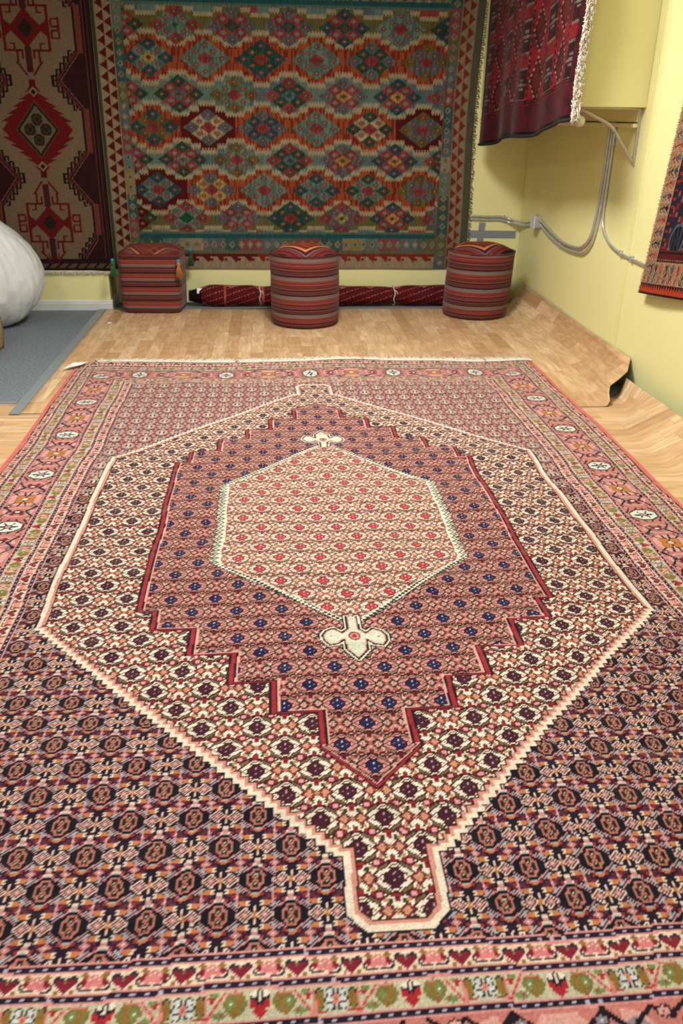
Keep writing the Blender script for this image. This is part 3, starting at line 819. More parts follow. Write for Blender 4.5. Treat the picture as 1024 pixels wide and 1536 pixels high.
# ================================================================= materials
def vinyl(name, along_x=False):
    """printed three-strip wood vinyl; the UVs are metres, v along the strips"""
    m, nt, b = new_mat(name)
    uv = nt.nodes.new('ShaderNodeUVMap'); uv.uv_map = 'UVMap'
    sep = nt.nodes.new('ShaderNodeSeparateXYZ'); L(nt, uv.outputs[0], sep.inputs[0])
    u, v = sep.outputs[0], sep.outputs[1]
    U = math_n(nt, 'DIVIDE', u, .088); iu = math_n(nt, 'FLOOR', U)
    w1 = nt.nodes.new('ShaderNodeTexWhiteNoise'); w1.noise_dimensions = '1D'; L(nt, iu, w1.inputs['W'])
    V = math_n(nt, 'ADD', math_n(nt, 'DIVIDE', v, .46), math_n(nt, 'MULTIPLY', w1.outputs['Value'], 3.0)); iv = math_n(nt, 'FLOOR', V)
    cb = nt.nodes.new('ShaderNodeCombineXYZ'); L(nt, iu, cb.inputs[0]); L(nt, iv, cb.inputs[1])
    w2 = nt.nodes.new('ShaderNodeTexWhiteNoise'); w2.noise_dimensions = '3D'; L(nt, cb.outputs[0], w2.inputs['Vector'])
    base = ramp_n(nt, w2.outputs['Value'], [(0, (.76, .61, .44)), (.14, (.82, .67, .49)), (.35, (.87, .72, .54)), (.6, (.90, .765, .585)), (.8, (.935, .82, .65)), (1, (.85, .70, .52))], 'LINEAR')
    off = nt.nodes.new('ShaderNodeCombineXYZ'); L(nt, math_n(nt, 'MULTIPLY', w2.outputs['Value'], 37.0), off.inputs[2]); L(nt, u, off.inputs[0]); L(nt, v, off.inputs[1])
    g1 = noise_n(nt, map_n(nt, off.outputs[0], (14, 1.7, 1)), 2.2, 5, .6, 1.2)
    g2 = noise_n(nt, map_n(nt, off.outputs[0], (95, 4, 1)), 2.0, 3, .6)
    wv = nt.nodes.new('ShaderNodeTexWave'); wv.wave_type = 'RINGS'; wv.inputs['Scale'].default_value = 2.4; wv.inputs['Distortion'].default_value = 5; wv.inputs['Detail'].default_value = 2
    L(nt, map_n(nt, off.outputs[0], (9, 1.2, 1)), wv.inputs['Vector'])
    c = mix_n(nt, math_n(nt, 'MULTIPLY', ramp_n(nt, g1, [(.38, (0, 0, 0)), (.70, (1, 1, 1))], 'LINEAR'), .50), base, lin((.56, .40, .27)))
    c = mix_n(nt, math_n(nt, 'MULTIPLY', g2, .28), c, lin((.55, .40, .28)))
    c = mix_n(nt, math_n(nt, 'MULTIPLY', wv.outputs['Color'], .24), c, lin((.60, .45, .32)))
    fu = math_n(nt, 'FRACT', U); fv = math_n(nt, 'FRACT', V)
    e1 = math_n(nt, 'LESS_THAN', fu, .022); e2 = math_n(nt, 'LESS_THAN', fv, .006)
    c = mix_n(nt, math_n(nt, 'MULTIPLY', math_n(nt, 'MAXIMUM', e1, e2), .35), c, lin((.45, .32, .22)))
    L(nt, c, b.inputs['Base Color']); b.inputs['Roughness'].default_value = .42; b.inputs['Specular IOR Level'].default_value = .35
    bump(nt, b, g2, .08, .002)
    return m

def stripes(name, period, stops, z0=0.0):
    """woven horizontal stripes repeating up the side"""
    m, nt, b = new_mat(name); co = obj_co(nt)
    sep = nt.nodes.new('ShaderNodeSeparateXYZ'); L(nt, co, sep.inputs[0])
    z = math_n(nt, 'ADD', sep.outputs[2], math_n(nt, 'MULTIPLY', noise_n(nt, co, 7, 2), .006))
    f = math_n(nt, 'FRACT', math_n(nt, 'DIVIDE', math_n(nt, 'SUBTRACT', z, z0), period))
    c = ramp_n(nt, f, stops)
    ang = math_n(nt, 'ARCTAN2', sep.outputs[1], sep.outputs[0])
    dash = math_n(nt, 'GREATER_THAN', math_n(nt, 'FRACT', math_n(nt, 'MULTIPLY', ang, 46)), .5)
    zl = math_n(nt, 'LESS_THAN', math_n(nt, 'FRACT', math_n(nt, 'DIVIDE', z, .0175)), .30)
    c = mix_n(nt, math_n(nt, 'MULTIPLY', math_n(nt, 'MULTIPLY', dash, zl), .35), c, lin((.80, .55, .42)))
    c = mix_n(nt, .25, c, mix_n(nt, 1.0, c, noise_n(nt, co, 260, 2), 'MULTIPLY'))
    L(nt, c, b.inputs['Base Color']); b.inputs['Roughness'].default_value = .9; b.inputs['Specular IOR Level'].default_value = .15; b.inputs['Sheen Weight'].default_value = .1
    wv = nt.nodes.new('ShaderNodeTexWave'); wv.bands_direction = 'Z'; wv.inputs['Scale'].default_value = 60; L(nt, co, wv.inputs['Vector'])
    bump(nt, b, wv.outputs[0], .25, .002)
    return m

def paint(name, col):
    m, nt, b = new_mat(name); co = obj_co(nt)
    a = noise_n(nt, co, 1.6, 3); g = noise_n(nt, co, 140, 3)
    c = mix_n(nt, a, lin(tuple(x*.975 for x in col)), lin(col))
    sc = noise_n(nt, map_n(nt, co, (1, 1, .4)), 11, 5, .7)
    c = mix_n(nt, math_n(nt, 'MULTIPLY', math_n(nt, 'GREATER_THAN', sc, .735), .35), c, lin((.55, .50, .30)))
    L(nt, c, b.inputs['Base Color']); b.inputs['Roughness'].default_value = .5; b.inputs['Specular IOR Level'].default_value = .35
    bump(nt, b, g, .10, .003)
    return m

WALLC = (.90, .88, .635)
M_wall = paint('yellow_wall_paint', WALLC)
M_trimy = paint('yellow_trim_paint', (.89, .87, .625))
M_white = plain('white_gloss_paint', (.82, .83, .82), .35, nscale=6, namt=.06)
M_ceil = plain('ceiling_paint', (.80, .79, .76), .9, nscale=20, namt=.05)
M_vA = vinyl('wood_print_vinyl'); M_vB = vinyl('wood_print_vinyl_lower')
M_under = plain('grey_felt_backing', (.46, .47, .47), .9, nscale=90)
M_tape = plain('grey_cloth_tape', (.49, .53, .55), .45, nscale=60, namt=.10)
M_metal = plain('galvanised_metal', (.78, .78, .77), .30, .55, nscale=30, namt=.15)
M_bracket = plain('brushed_steel', (.74, .73, .70), .32, .7, nscale=30)
M_boxw = plain('painted_metal_white', (.80, .81, .80), .45, nscale=12, namt=.05)
M_pole = plain('pale_wood_dowel', (.76, .70, .55), .6, nscale=20)
M_fringe = plain('cream_cotton_fringe', (.86, .82, .74), .95, nscale=120, namt=.12, sheen=.2)
M_fringe_old = plain('grey_wool_fringe', (.42, .41, .33), .95, nscale=120, namt=.25)
M_pink = plain('salmon_wool_cord', (.82, .38, .36), .9, nscale=120, namt=.15)
M_blackw = plain('black_wool_cord', (.07, .045, .05), .9, nscale=120, namt=.2)
M_paper = plain('white_paper', (.92, .92, .92), .6, nscale=30, namt=.03)
M_string = plain('white_cotton_string', (.86, .84, .80), .8, nscale=90)
M_pile = wool('carpet_pile', rough=.92, sheen=.65, knot=240, strength=.55, swell=.035)
M_kilim = wool('flat_weave', rough=.95, sheen=.10, knot=170, strength=.35)
M_dark = wool('deep_pile', rough=.85, sheen=.12, knot=190, strength=.7)

# grey floor carpet
M_carpet, nt, b = new_mat('grey_cord_carpet'); co = obj_co(nt)
c = mix_n(nt, ramp_n(nt, noise_n(nt, co, 75, 4, .8), [(.3, (0, 0, 0)), (.7, (1, 1, 1))], 'LINEAR'), lin((.26, .29, .32)), lin((.60, .63, .66)))
c = mix_n(nt, math_n(nt, 'MULTIPLY', noise_n(nt, co, 1.7, 4), .35), c, lin((.36, .38, .42)))
L(nt, c, b.inputs['Base Color']); b.inputs['Roughness'].default_value = .95; b.inputs['Specular IOR Level'].default_value = .1
bump(nt, b, noise_n(nt, co, 220, 3), .5, .004)

# ================================================================= the room
XR, YB = 1.912, 7.56           # right wall and back wall
PY, PX = 7.25, -1.568          # the pillar's front face and its right edge
H = 2.95
box_obj('floor', (-.8, 3.2, -.05), (6.2, 9.4, .1), M_carpet)['kind'] = 'structure'
box_obj('wall_back', ((PX+XR)/2, YB+.05, H/2), (XR-PX+.2, .1, H), M_wall)['kind'] = 'structure'
box_obj('wall_right', (XR+.05, 3.2, H/2), (.1, 9.4, H), M_wall)['kind'] = 'structure'
box_obj('wall_pillar', ((-3.9+PX)/2, PY+.18, H/2), (PX+3.9, .36, H), M_wall)['kind'] = 'structure'
box_obj('wall_left', (-3.85, 3.2, H/2), (.1, 9.4, H), M_wall)['kind'] = 'structure'
box_obj('ceiling', (-.8, 3.2, H+.05), (6.2, 9.4, .1), M_ceil)['kind'] = 'structure'
# boxed-in beam along the right wall under the ceiling, and the boards under it
BX, BY, BZ = 1.490, 5.20, 1.556
box_obj('wall_boxed_beam', ((BX+XR)/2, (BY+YB)/2, (BZ+H)/2), (XR-BX, YB-BY, H-BZ), M_wall, bevel=.004)['kind'] = 'structure'
bm = bmesh.new(); add_box(bm, (XR-.012, (BY+YB)/2+.02, 1.518), (.024, YB-BY-.06, .075), .003); add_box(bm, (XR-.02, (BY+YB)/2+.02, 1.462), (.040, YB-BY-.06, .022), .004)
from_bm('trim_1', bm, M_trimy)['kind'] = 'structure'
bm = bmesh.new(); add_box(bm, ((BX+XR)/2, YB-.012, 1.518), (XR-BX, .024, .075), .003); add_box(bm, ((BX+XR)/2, YB-.02, 1.462), (XR-BX, .04, .022), .004)
from_bm('trim_2', bm, M_trimy)['kind'] = 'structure'
# upright battens over the wall's joints
for i, (x, y, sx, sy, zt) in enumerate(((XR-.002, 5.155, .006, .040, H), (XR-.002, 2.75, .006, .040, H), (XR-.007, YB-.007, .014, .014, 1.42))):
    box_obj('trim_%d' % (i+3), (x, y, zt/2), (sx, sy, zt), M_trimy, bevel=.002)['kind'] = 'structure'
for i, y in enumerate((5.120,)):
    bm = bmesh.new(); add_box(bm, (XR-.002, y, H/2), (.006, .012, H), .001)
    from_bm('trim_%d' % (i+7), bm, M_trimy)['kind'] = 'structure'
# white baseboard round the foot of the pillar
def base(name, x0, y0, x1, y1, nx, ny):
    bm = bmesh.new()
    prof = [(0, 0), (.014, 0), (.014, .055), (.011, .062), (.011, .070), (.006, .080), (0, .084)]
    A = [bm.verts.new((x0+nx*d, y0+ny*d, z)) for d, z in prof]; B = [bm.verts.new((x1+nx*d, y1+ny*d, z)) for d, z in prof]
    for k in range(len(prof)-1): bm.faces.new((A[k], A[k+1], B[k+1], B[k]))
    bm.faces.new(A[::-1]); bm.faces.new(B); bm.faces.new((A[-1], A[0], B[0], B[-1]))
    o = from_bm(name, bm, M_white); o['kind'] = 'structure'
base('baseboard_pillar', -3.8, PY, PX+.014, PY, 0, -1)
base('baseboard_side', PX, PY-.012, PX, YB, 1, 0)

# ================================================================= vinyl sheets
def arc_profile(flat_end, r, rise):
    """distance along the sheet -> (x, z): flat, then curling up with radius r until the given rise"""
    def f(s):
        if s <= flat_end: return s, 0.0
        t = (s-flat_end)/r; tm = math.acos(max(-1, 1-min(rise, r)/r)) if rise <= r else math.pi/2
        if t <= tm: return flat_end + r*math.sin(t), r*(1-math.cos(t))
        e = s-flat_end-tm*r; return flat_end + r*math.sin(tm) + math.cos(tm)*e, r*(1-math.cos(tm)) + math.sin(tm)*e
    return f

def sheet(name, rows, mat, under, uvrot, thick=.003):
    """rows: list of lists of (x, y, z, u, v)"""
    ny, nx = len(rows), len(rows[0]); UV = []
    G = np.array([[q[:3] for q in r] for r in rows]); du = np.gradient(G, axis=1); dv = np.gradient(G, axis=0)
    nn = np.cross(du, dv); nn /= np.maximum(np.linalg.norm(nn, axis=-1, keepdims=True), 1e-9); nn[nn[..., 2] < -.2] *= -1
    top = G + nn*thick; top[..., 0] = np.minimum(top[..., 0], XR-.003); V = [tuple(p_) for p_ in top.reshape(-1, 3)] + [tuple(p_) for p_ in G.reshape(-1, 3)]
    for k in (0, 1):
        for r in rows:
            for q in r: UV.append((q[3], q[4]))
    n = ny*nx; F = []; mi = []
    for j in range(ny-1):
        for i in range(nx-1):
            a = j*nx+i; F.append((a, a+1, a+nx+1, a+nx)); mi.append(0); F.append((n+a+nx, n+a+nx+1, n+a+1, n+a)); mi.append(1)
    for i in range(nx-1):
        F.append((n+i, n+i+1, i+1, i)); mi.append(1); b0 = (ny-1)*nx; F.append((b0+i, b0+i+1, n+b0+i+1, n+b0+i)); mi.append(1)
    for j in range(ny-1):
        a = j*nx; F.append((a, a+nx, n+a+nx, n+a)); mi.append(1); a += nx-1; F.append((n+a, n+a+nx, a+nx, a)); mi.append(1)
    o = mesh_obj(name, V, F, mat, uvs=UV, smooth=True); o.data.materials.append(under)
    for p_, m_ in zip(o.data.polygons, mi): p_.material_index = m_
    return o

# lower sheet: strips run across the room and up the wall
rows = []
for j in range(70):
    y = .25 + (4.72-.25)*j/69
    k4 = min(1, max(0, (y-4.15)/.38)); k4 = k4*k4*(3-2*k4)
    flat = 1.60 + .012*math.sin(y*4.1+1)*(1-k4) + .15*k4; Rb = .13-.07*k4; thm = .56+.54*k4; row = []
    dxe = 1.838-flat; lo, hi = .2, 1.45
    for _ in range(30):
        thm = (lo+hi)/2
        if Rb*(1-math.cos(thm)) + (dxe-Rb*math.sin(thm))*math.tan(thm) < .112: lo = thm
        else: hi = thm
    run = (1.838 + .006*math.sin(y*3.3+.4)*(1-k4) - flat - Rb*math.sin(thm))/math.cos(thm)
    for i in range(54):
        s = (flat+1.8+.7)*min(1, i/16) if i <= 16 else flat+2.5 + (i-16)/37*(Rb*thm+run)
        e = s - flat - 2.5
        if e <= 0: x, z = s-2.5, 0.0
        else:
            th = min(e/Rb, thm); x = flat + Rb*math.sin(th); z = Rb*(1-math.cos(th)); l = max(0, e-th*Rb)
            x += math.cos(th)*l; z += math.sin(th)*l
        row.append((min(x, XR-.004), y, .002+z, y*1.0, s))
    rows.append(row)
vb = sheet('vinyl_sheet', rows, M_vB, M_under, 0)
tag(vb, 'lower wood-look vinyl sheet, its strips curling up the right wall nearest the camera', 'vinyl flooring')

# upper sheet: strips run away from the camera; its near right corner lifts off the wall in a wave
rows = []
nJ, nI = 70, 100
EDGE = [(1.66, 4.512, .004), (1.683, 4.540, .028), (1.694, 4.600, .058), (1.708, 4.636, .085), (1.775, 4.685, .110), (1.839, 4.729, .143), (1.905, 4.860, .187)]
for j in range(nJ):
    t = j/(nJ-1)
    row = []
    for i in range(nI):
        s = i/(nI-1)
        yb = 7.24 + .012*math.sin(s*17)
        y_front = 4.515
        # plan distance across the sheet, 0 at its left edge
        FE = 1.66; W0 = FE + 1.62; CL = .36
        S = W0*s/.62 if s < .62 else W0 + (s-.62)/.38*CL
        q = max(0, S-W0)/CL
        cp = EDGE; g = q*(len(cp)-1); i0 = min(int(g), len(cp)-2); fr = g-i0; fr = fr*fr*(3-2*fr)*.4 + fr*.6
        ex, ey, ez = [cp[i0][m_]*(1-fr)+cp[i0+1][m_]*fr for m_ in range(3)]
        yf = ey if q > 0 else y_front
        y = yf + (yb-yf)*t
        k = max(0, 1-(y-yf)/.60); kk = k*k*(3-2*k)
        R = .25; th = q*1.42
        x = -1.62 + min(S, W0) + R*math.sin(th); z = R*(1-math.cos(th))*(.93+.06*math.sin(y*1.9+.5))
        if q > 0: x = x*(1-kk) + ex*kk; z = z*(1-kk) + ez*kk
        x += .004*(1+math.sin(y*6))*q
        x = min(x, XR-.006)
        row.append((x, y, .006 + max(z, 0), S, y))
    rows.append(row)
va = sheet('vinyl_sheet', rows, M_vA, M_under, 0)
tag(va, 'wood-look vinyl sheet under the poufs, right edge curled up the wall with lifted corner', 'vinyl flooring')
# grey cloth tape along the sheets' left and back edges
def strip(name, pts, w, z, mat, label, cat):
    bm = bmesh.new(); L0 = []; L1 = []
    P_ = [Vector((a, b_, 0)) for a, b_ in pts]; r = random.Random(4)
    for i, p_ in enumerate(P_):
        d = (P_[min(i+1, len(P_)-1)] - P_[max(i-1, 0)]).normalized(); n = Vector((-d.y, d.x, 0))
        a = p_ + n*w/2*(1+r.uniform(-.1, .1)); b_ = p_ - n*w/2*(1+r.uniform(-.1, .1))
        L0.append((bm.verts.new((a.x, a.y, z)), bm.verts.new((a.x, a.y, z+.002)))); L1.append((bm.verts.new((b_.x, b_.y, z)), bm.verts.new((b_.x, b_.y, z+.002))))
    for i in range(len(P_)-1):
        bm.faces.new((L0[i][1], L1[i][1], L1[i+1][1], L0[i+1][1])); bm.faces.new((L0[i][0], L0[i+1][0], L1[i+1][0], L1[i][0]))
        bm.faces.new((L0[i][0], L0[i][1], L0[i+1][1], L0[i+1][0])); bm.faces.new((L1[i][0], L1[i+1][0], L1[i+1][1], L1[i][1]))
    bm.faces.new((L0[0][0], L1[0][0], L1[0][1], L0[0][1])); bm.faces.new((L0[-1][0], L0[-1][1], L1[-1][1], L1[-1][0]))
    return tag(from_bm(name, bm, mat), label, cat)
strip('floor_tape', [(-1.638, 4.50+.28*i) for i in range(10)]+[(-1.638, 7.27)], .060, .0095, M_tape, 'grey tape along the left edge of the upper vinyl sheet', 'tape')
strip('floor_tape', [(-1.60+.3*i, 7.262) for i in range(11)], .045, .0095, M_tape, 'grey tape along the back edge of the vinyl beside the rolled rug', 'tape')
strip('floor_tape', [(-2.3, 4.725), (-2.0, 4.727), (-1.68, 4.722)], .035, .0055, M_tape, 'short pale tape across the far edge of the lower vinyl, at the left', 'tape')

# ================================================================= the big carpet
X, Y, C = carpet()
r = np.random.RandomState(2)
Z = .019 + .0035*np.sin(X*5.2+Y*3.1) * np.sin(Y*4.3+1.3) + .0022*np.sin(Y*13.1+X*2.3) + .0015*np.sin(X*11+Y*2)
kx = np.clip((abs(X)-1.40)/.09, 0, 1); Z = Z*(1-.25*kx)
Xp = X + .006*np.sin(Y*3.3+.8)*abs(X)/1.48; Yp = Y + np.clip((Y-5.0)/.49, 0, 1)*(.016*np.sin(X*3.1+1.0)+.006*np.sin(X*9)) + .004*np.sin(X*4.0)
Z += .010*np.clip((Y-5.40)/.09, 0, 1)*(.5+.5*np.sin(X*4.1))
Z += .0055*np.sin((Y-3.12)*2*np.pi/.52 + .5*np.sin(X*2.3))*np.exp(-((Y-3.2)/.9)**2)*np.exp(-(X/.9)**4)
carpet_root = empty('persian_carpet', (0, YC, .009))
tag(carpet_root, 'huge patterned wool carpet on the floor with stepped cream and pink medallion on navy', 'carpet', None)
Pn = np.stack([Xp, Yp-YC, Z-.009], -1)
woven('pile_field', Pn, C, M_pile, (0, 0, 0), carpet_root)
# drop the skirt and back to the floor: rebuild offsets in z only
me = carpet_root.children[0].data
ng = X.size
co_ = np.empty(len(me.vertices)*3, np.float32); me.vertices.foreach_get('co', co_); co_ = co_.reshape(-1, 3); co_[ng:, 2] = .0008; me.vertices.foreach_set('co', co_.ravel()); me.update()
def edge_line(i):
    return [Vector((float(a), float(b_)-YC, float(c_)-.009)) for a, b_, c_ in zip(Xp[::8, i], Yp[::8, i], Z[::8, i])]
for i, sx in ((0, -1), (-1, 1)):
    tube_obj('selvage_cord', [p_+Vector((sx*.002, 0, -.004)) for p_ in edge_line(i)], .0058, M_pink, carpet_root, 8)
rnd = random.Random(9)
def fringe_bm(bm, base_pts, dirv, ln, r0=.0022, bunch=3, up=Vector((0, 0, 1)), sag=.4, jit=.25, seg=4):
    side = dirv.cross(up).normalized()
    for p_ in base_pts:
        for k in range(bunch):
            l = ln*rnd.uniform(.55, 1.15); a = rnd.uniform(-jit, jit); h = rnd.uniform(.1, .9)
            pts = []
            for q in (0, .3, .65, 1):
                v = p_ + dirv*l*q + side*(a*l*q + .12*l*math.sin(q*5+a*20)) + up*(h*.006*math.sin(q*math.pi) - 0.0)
                if up.z > .5: v.z = max(v.z*(1-q*.7), .0035)
                pts.append(v)
            tube_bm(bm, pts, r0, seg, True, lambda t: 1-.45*t)
bm = bmesh.new()
top = [Vector((float(a), float(b_)-YC, float(c_)-.012)) for a, b_, c_ in zip(Xp[-1, 30::3], Yp[-1, 30::3], Z[-1, 30::3])]
top = [t_ for t_ in top if not (.18 < (t_.x+1.5) % .83 < .21)]
fringe_bm(bm, top, Vector((0, 1, 0)), .135, .0036, 6)
o = from_bm('fringe', bm, M_fringe, carpet_root, True); o['kind'] = 'stuff'; o['label'] = 'short cream cotton fringe'
# a paper tag at the far left corner
V_ = [(-1.555, 5.345, .026), (-1.455, 5.405, .034), (-1.425, 5.47, .036), (-1.515, 5.455, .034)]
pt = mesh_obj('price_tag', [(a, b_-YC, c_-.009+d) for d in (0, .0015) for a, b_, c_ in V_], [(0, 3, 2, 1), (4, 5, 6, 7), (0, 1, 5, 4), (1, 2, 6, 5), (2, 3, 7, 6), (3, 0, 4, 7)], M_paper, carpet_root)
pt['label'] = 'folded white paper tag'

# ================================================================= kilim on the back wall
X, Z, C = kilim()
Yk = YB - .0125 + .0025*np.sin(X*4.2+Z*1.3) + .0015*np.sin(X*9.5+1)*np.clip(1.2-Z, 0, 1)
Xp = X + .012*np.sin(Z*3.0)*(X > 1.2) + .010*(Z-1.3)*np.clip(X, 0, 1.5)/1.5*1.5
kr = empty('kilim', (0, YB-.03, .28)); tag(kr, 'large green, orange and red flat-woven kilim with rows of diamonds on the back wall', 'rug')
woven('woven_field', np.stack([Xp, Yk-(YB-.03), Z-.28], -1), C, M_kilim, (0, .007, 0), kr, both=True)
bm = bmesh.new()
side_pts = [Vector((float(Xp[j, -1])-.002, float(Yk[j, -1])-(YB-.03)+.004, float(Z[j, -1])-.28)) for j in range(0, X.shape[0], 3)]
for p_ in side_pts:
    for k in range(2):
        l = rnd.uniform(.012, .034); tube_bm(bm, [p_, p_+Vector((l*.6, -.004, rnd.uniform(-.006, .006))), p_+Vector((l, -.001, rnd.uniform(-.02, .004)))], .0028, 4)
o = from_bm('fringe', bm, M_fringe_old, kr, True); o['kind'] = 'stuff'; o['label'] = 'ragged grey fringe along the right side'
# ================================================================= rug on the pillar
X, Z, xc, C = pillar_rug()
Yk = PY - .022 + .004*np.sin(X*9+Z*2) + .004*np.sin(Z*3.1)
pr = empty('hanging_rug', (xc, PY-.02, .30)); tag(pr, 'beige and dark red pile rug with hooked diamonds hanging on the pillar at the left', 'rug')
woven('pile_field', np.stack([X, Yk-(PY-.02), Z-.30], -1), C, M_dark, (0, .012, 0), pr)
bm = bmesh.new()
fringe_bm(bm, [Vector((x, .002, .022)) for x in np.arange(-.465, .466, .006)], Vector((0, 0, -1)), .036, .0026, 2, Vector((0, -1, 0)))
o = from_bm('fringe', bm, M_fringe, pr, True); o['kind'] = 'stuff'; o['label'] = 'short cream fringe along the lower end'

# ================================================================= crimson rug on the beam's side
S, Z, C = crimson_rug()
def crimson_xyz(S, Z):
    y = 5.085 + S
    bottom = 1.492 - .195*(S/2.25)**.8 + .012*np.sin(S*5.5)
    bottom = bottom - .0*S
    x = BX - .028 - .018*np.sin(S*6.0+.5)*np.clip(1-Z/1.3, 0, 1) - .012*np.sin(S*13)*np.clip(1-Z/1.0, 0, 1) - .01*np.clip(.4-Z, 0, 1)
    yy = y + .018*np.sin(Z*8.0)*np.clip(1-S/.6, 0, 1)
    return x, yy, bottom + Z
x_, y_, z_ = crimson_xyz(S, Z)
cr_ = empty('hanging_rug', (BX-.03, 6.1, 1.40)); tag(cr_, 'deep crimson pile rug with white side fringe hanging from the boxed-in beam at top right', 'rug')
m_ = z_ < H-.02
zz = np.minimum(z_, H-.03)
woven('pile_field', np.stack([x_-(BX-.03), y_-6.1, zz-1.40], -1), C, M_dark, (.014, 0, 0), cr_)
bm = bmesh.new()
base_pts = []
for j in range(0, 250):
    if zz[j, 0] < H-.05: base_pts.append(Vector((float(x_[j, 0])-(BX-.03), float(y_[j, 0])-6.1, float(zz[j, 0])-1.40)))
for p_ in base_pts:
    for k in range(9):
        l = rnd.uniform(.02, .045); dx = rnd.uniform(-.014, .030)
        tube_bm(bm, [p_+Vector((rnd.uniform(0, .01), 0, 0)), p_+Vector((dx*.6, -l*.5, rnd.uniform(-.012, .012))), p_+Vector((dx, -l*.75, rnd.uniform(-.022, .014))), p_+Vector((dx+rnd.uniform(-.01, .012), -l*.8, rnd.uniform(-.030, .02)))], .0021, 4)
o = from_bm('fringe', bm, M_fringe, cr_, True); o['kind'] = 'stuff'; o['label'] = 'thick white knotted fringe down the near side'
cord = [Vector((float(x_[0, i])-(BX-.03)-.002, float(y_[0, i])-6.1, float(zz[0, i])-1.40)) for i in range(0, S.shape[1], 4)]
o = tube_obj('edge_binding', cord, .010, M_blackw, cr_, 8); o['label'] = 'black binding along the lower edge'

# ================================================================= rug at the right edge of the wall
S, Z, C = side_rug()
y_ = 4.80 - S - .16*(Z/.85)*np.clip(1, 0, 1); z_ = .595 + .055*S/.48 + Z
x_ = XR - .046 - .006*np.sin(S*8+Z*2) - .010*np.clip(.12-Z, 0, 1)*5
sr = empty('hanging_rug', (XR-.02, 4.2, .60)); tag(sr, 'multicoloured flower-bordered rug with orange end, cut off by the right edge of the photo', 'rug')
woven('pile_field', np.stack([x_-(XR-.02), y_-4.2, z_-.60], -1)[:, ::-1], C[:, ::-1], M_dark, (.012, 0, 0), sr)
bm = bmesh.new()
for j in range(0, 230, 2):
    p_ = Vector((float(x_[j, 0])-(XR-.02)+.003, float(y_[j, 0])-4.2, float(z_[j, 0])-.60)); l = rnd.uniform(.006, .018)
    tube_bm(bm, [p_, p_+Vector((-.003, l, rnd.uniform(-.005, .003)))], .0018, 4)
o = from_bm('fringe', bm, plain('brown_wool_ends', (.42, .26, .20), .9, nscale=100, namt=.3), sr, True); o['kind'] = 'stuff'

# ================================================================= poufs
BK, GY, RD, RD2, MR, PU = (.10, .055, .07), (.45, .38, .36), (.45, .15, .145), (.53, .24, .22), (.30, .13, .14), (.17, .09, .15)
M_str = stripes('woven_stripes', .1365, [(0, BK), (.05, MR), (.13, RD2), (.17, MR), (.24, BK), (.28, RD), (.36, RD2), (.40, RD), (.52, (.50, .16, .13)), (.56, GY), (.76, PU), (.82, BK), (.86, MR), (.93, (.45, .19, .17)), (.96, MR)], .01)
M_str2 = stripes('woven_stripes_cube', .110, [(0, BK), (.07, (.40, .16, .15)), (.14, MR), (.20, (.45, .20, .18)), (.26, MR), (.34, PU), (.40, GY), (.60, RD), (.68, (.60, .18, .14)), (.80, (.48, .22, .19)), (.92, BK)], .0)

def pouf_top_mat(name, r, cube=False):
    m, nt, b = new_mat(name); co = obj_co(nt)
    sep = nt.nodes.new('ShaderNodeSeparateXYZ'); L(nt, co, sep.inputs[0])
    ax = math_n(nt, 'ABSOLUTE', sep.outputs[0]); ay = math_n(nt, 'ABSOLUTE', sep.outputs[1])
    q = math_n(nt, 'DIVIDE', math_n(nt, 'ADD', ax, ay), r)
    q = math_n(nt, 'ADD', q, math_n(nt, 'MULTIPLY', math_n(nt, 'SUBTRACT', noise_n(nt, co, 6, 2), .5), .03))
    if cube: st = [(0, (.46, .20, .18)), (.18, (.52, .28, .23)), (.26, (.45, .19, .17)), (.5, (.50, .26, .21)), (.56, (.42, .17, .16)), (.74, (.66, .46, .33)), (.80, (.50, .19, .16)), (.88, (.36, .33, .30)), (.95, (.46, .2, .17))]
    else: st = [(0, (.50, .14, .10)), (.12, (.72, .36, .20)), (.18, (.44, .10, .09)), (.36, (.60, .22, .14)), (.42, (.40, .09, .08)), (.60, (.55, .2, .1)), (.66, (.84, .62, .36)), (.74, (.72, .24, .20)), (.79, (.16, .10, .16)), (.84, (.26, .13, .22)), (.90, GY), (.97, RD)]
    c = ramp_n(nt, q, st)
    s2 = math_n(nt, 'FRACT', math_n(nt, 'MULTIPLY', math_n(nt, 'ADD', sep.outputs[0], sep.outputs[1]), 14))
    zz_ = math_n(nt, 'MULTIPLY', math_n(nt, 'GREATER_THAN', s2, .6), math_n(nt, 'LESS_THAN', q, .74))
    c = mix_n(nt, math_n(nt, 'MULTIPLY', zz_, .12 if cube else .35), c, lin((.80, .50, .30)))
    # beyond the square: crescent stripes that follow the rim
    rr = math_n(nt, 'DIVIDE', math_n(nt, 'SQRT', math_n(nt, 'ADD', math_n(nt, 'MULTIPLY', ax, ax), math_n(nt, 'MULTIPLY', ay, ay))), r)
    c = mix_n(nt, math_n(nt, 'GREATER_THAN', q, 1.04), c, ramp_n(nt, q, [(0, RD), (.5, RD)]))
    q2 = math_n(nt, 'MULTIPLY', math_n(nt, 'SUBTRACT', q, 1.04), 2.2)
    c2 = ramp_n(nt, q2, [(0, RD2), (.12, RD), (.25, MR), (.32, RD), (.48, RD2), (.55, MR), (.65, BK), (.8, PU)])
    if not cube: c = mix_n(nt, math_n(nt, 'GREATER_THAN', q, 1.04), c, c2)
    c = mix_n(nt, .3, c, mix_n(nt, 1.0, c, noise_n(nt, co, 240, 2), 'MULTIPLY'))
    L(nt, c, b.inputs['Base Color']); b.inputs['Roughness'].default_value = .9; b.inputs['Specular IOR Level'].default_value = .15
    bump(nt, b, noise_n(nt, co, 200, 2), .3, .003)
    return m

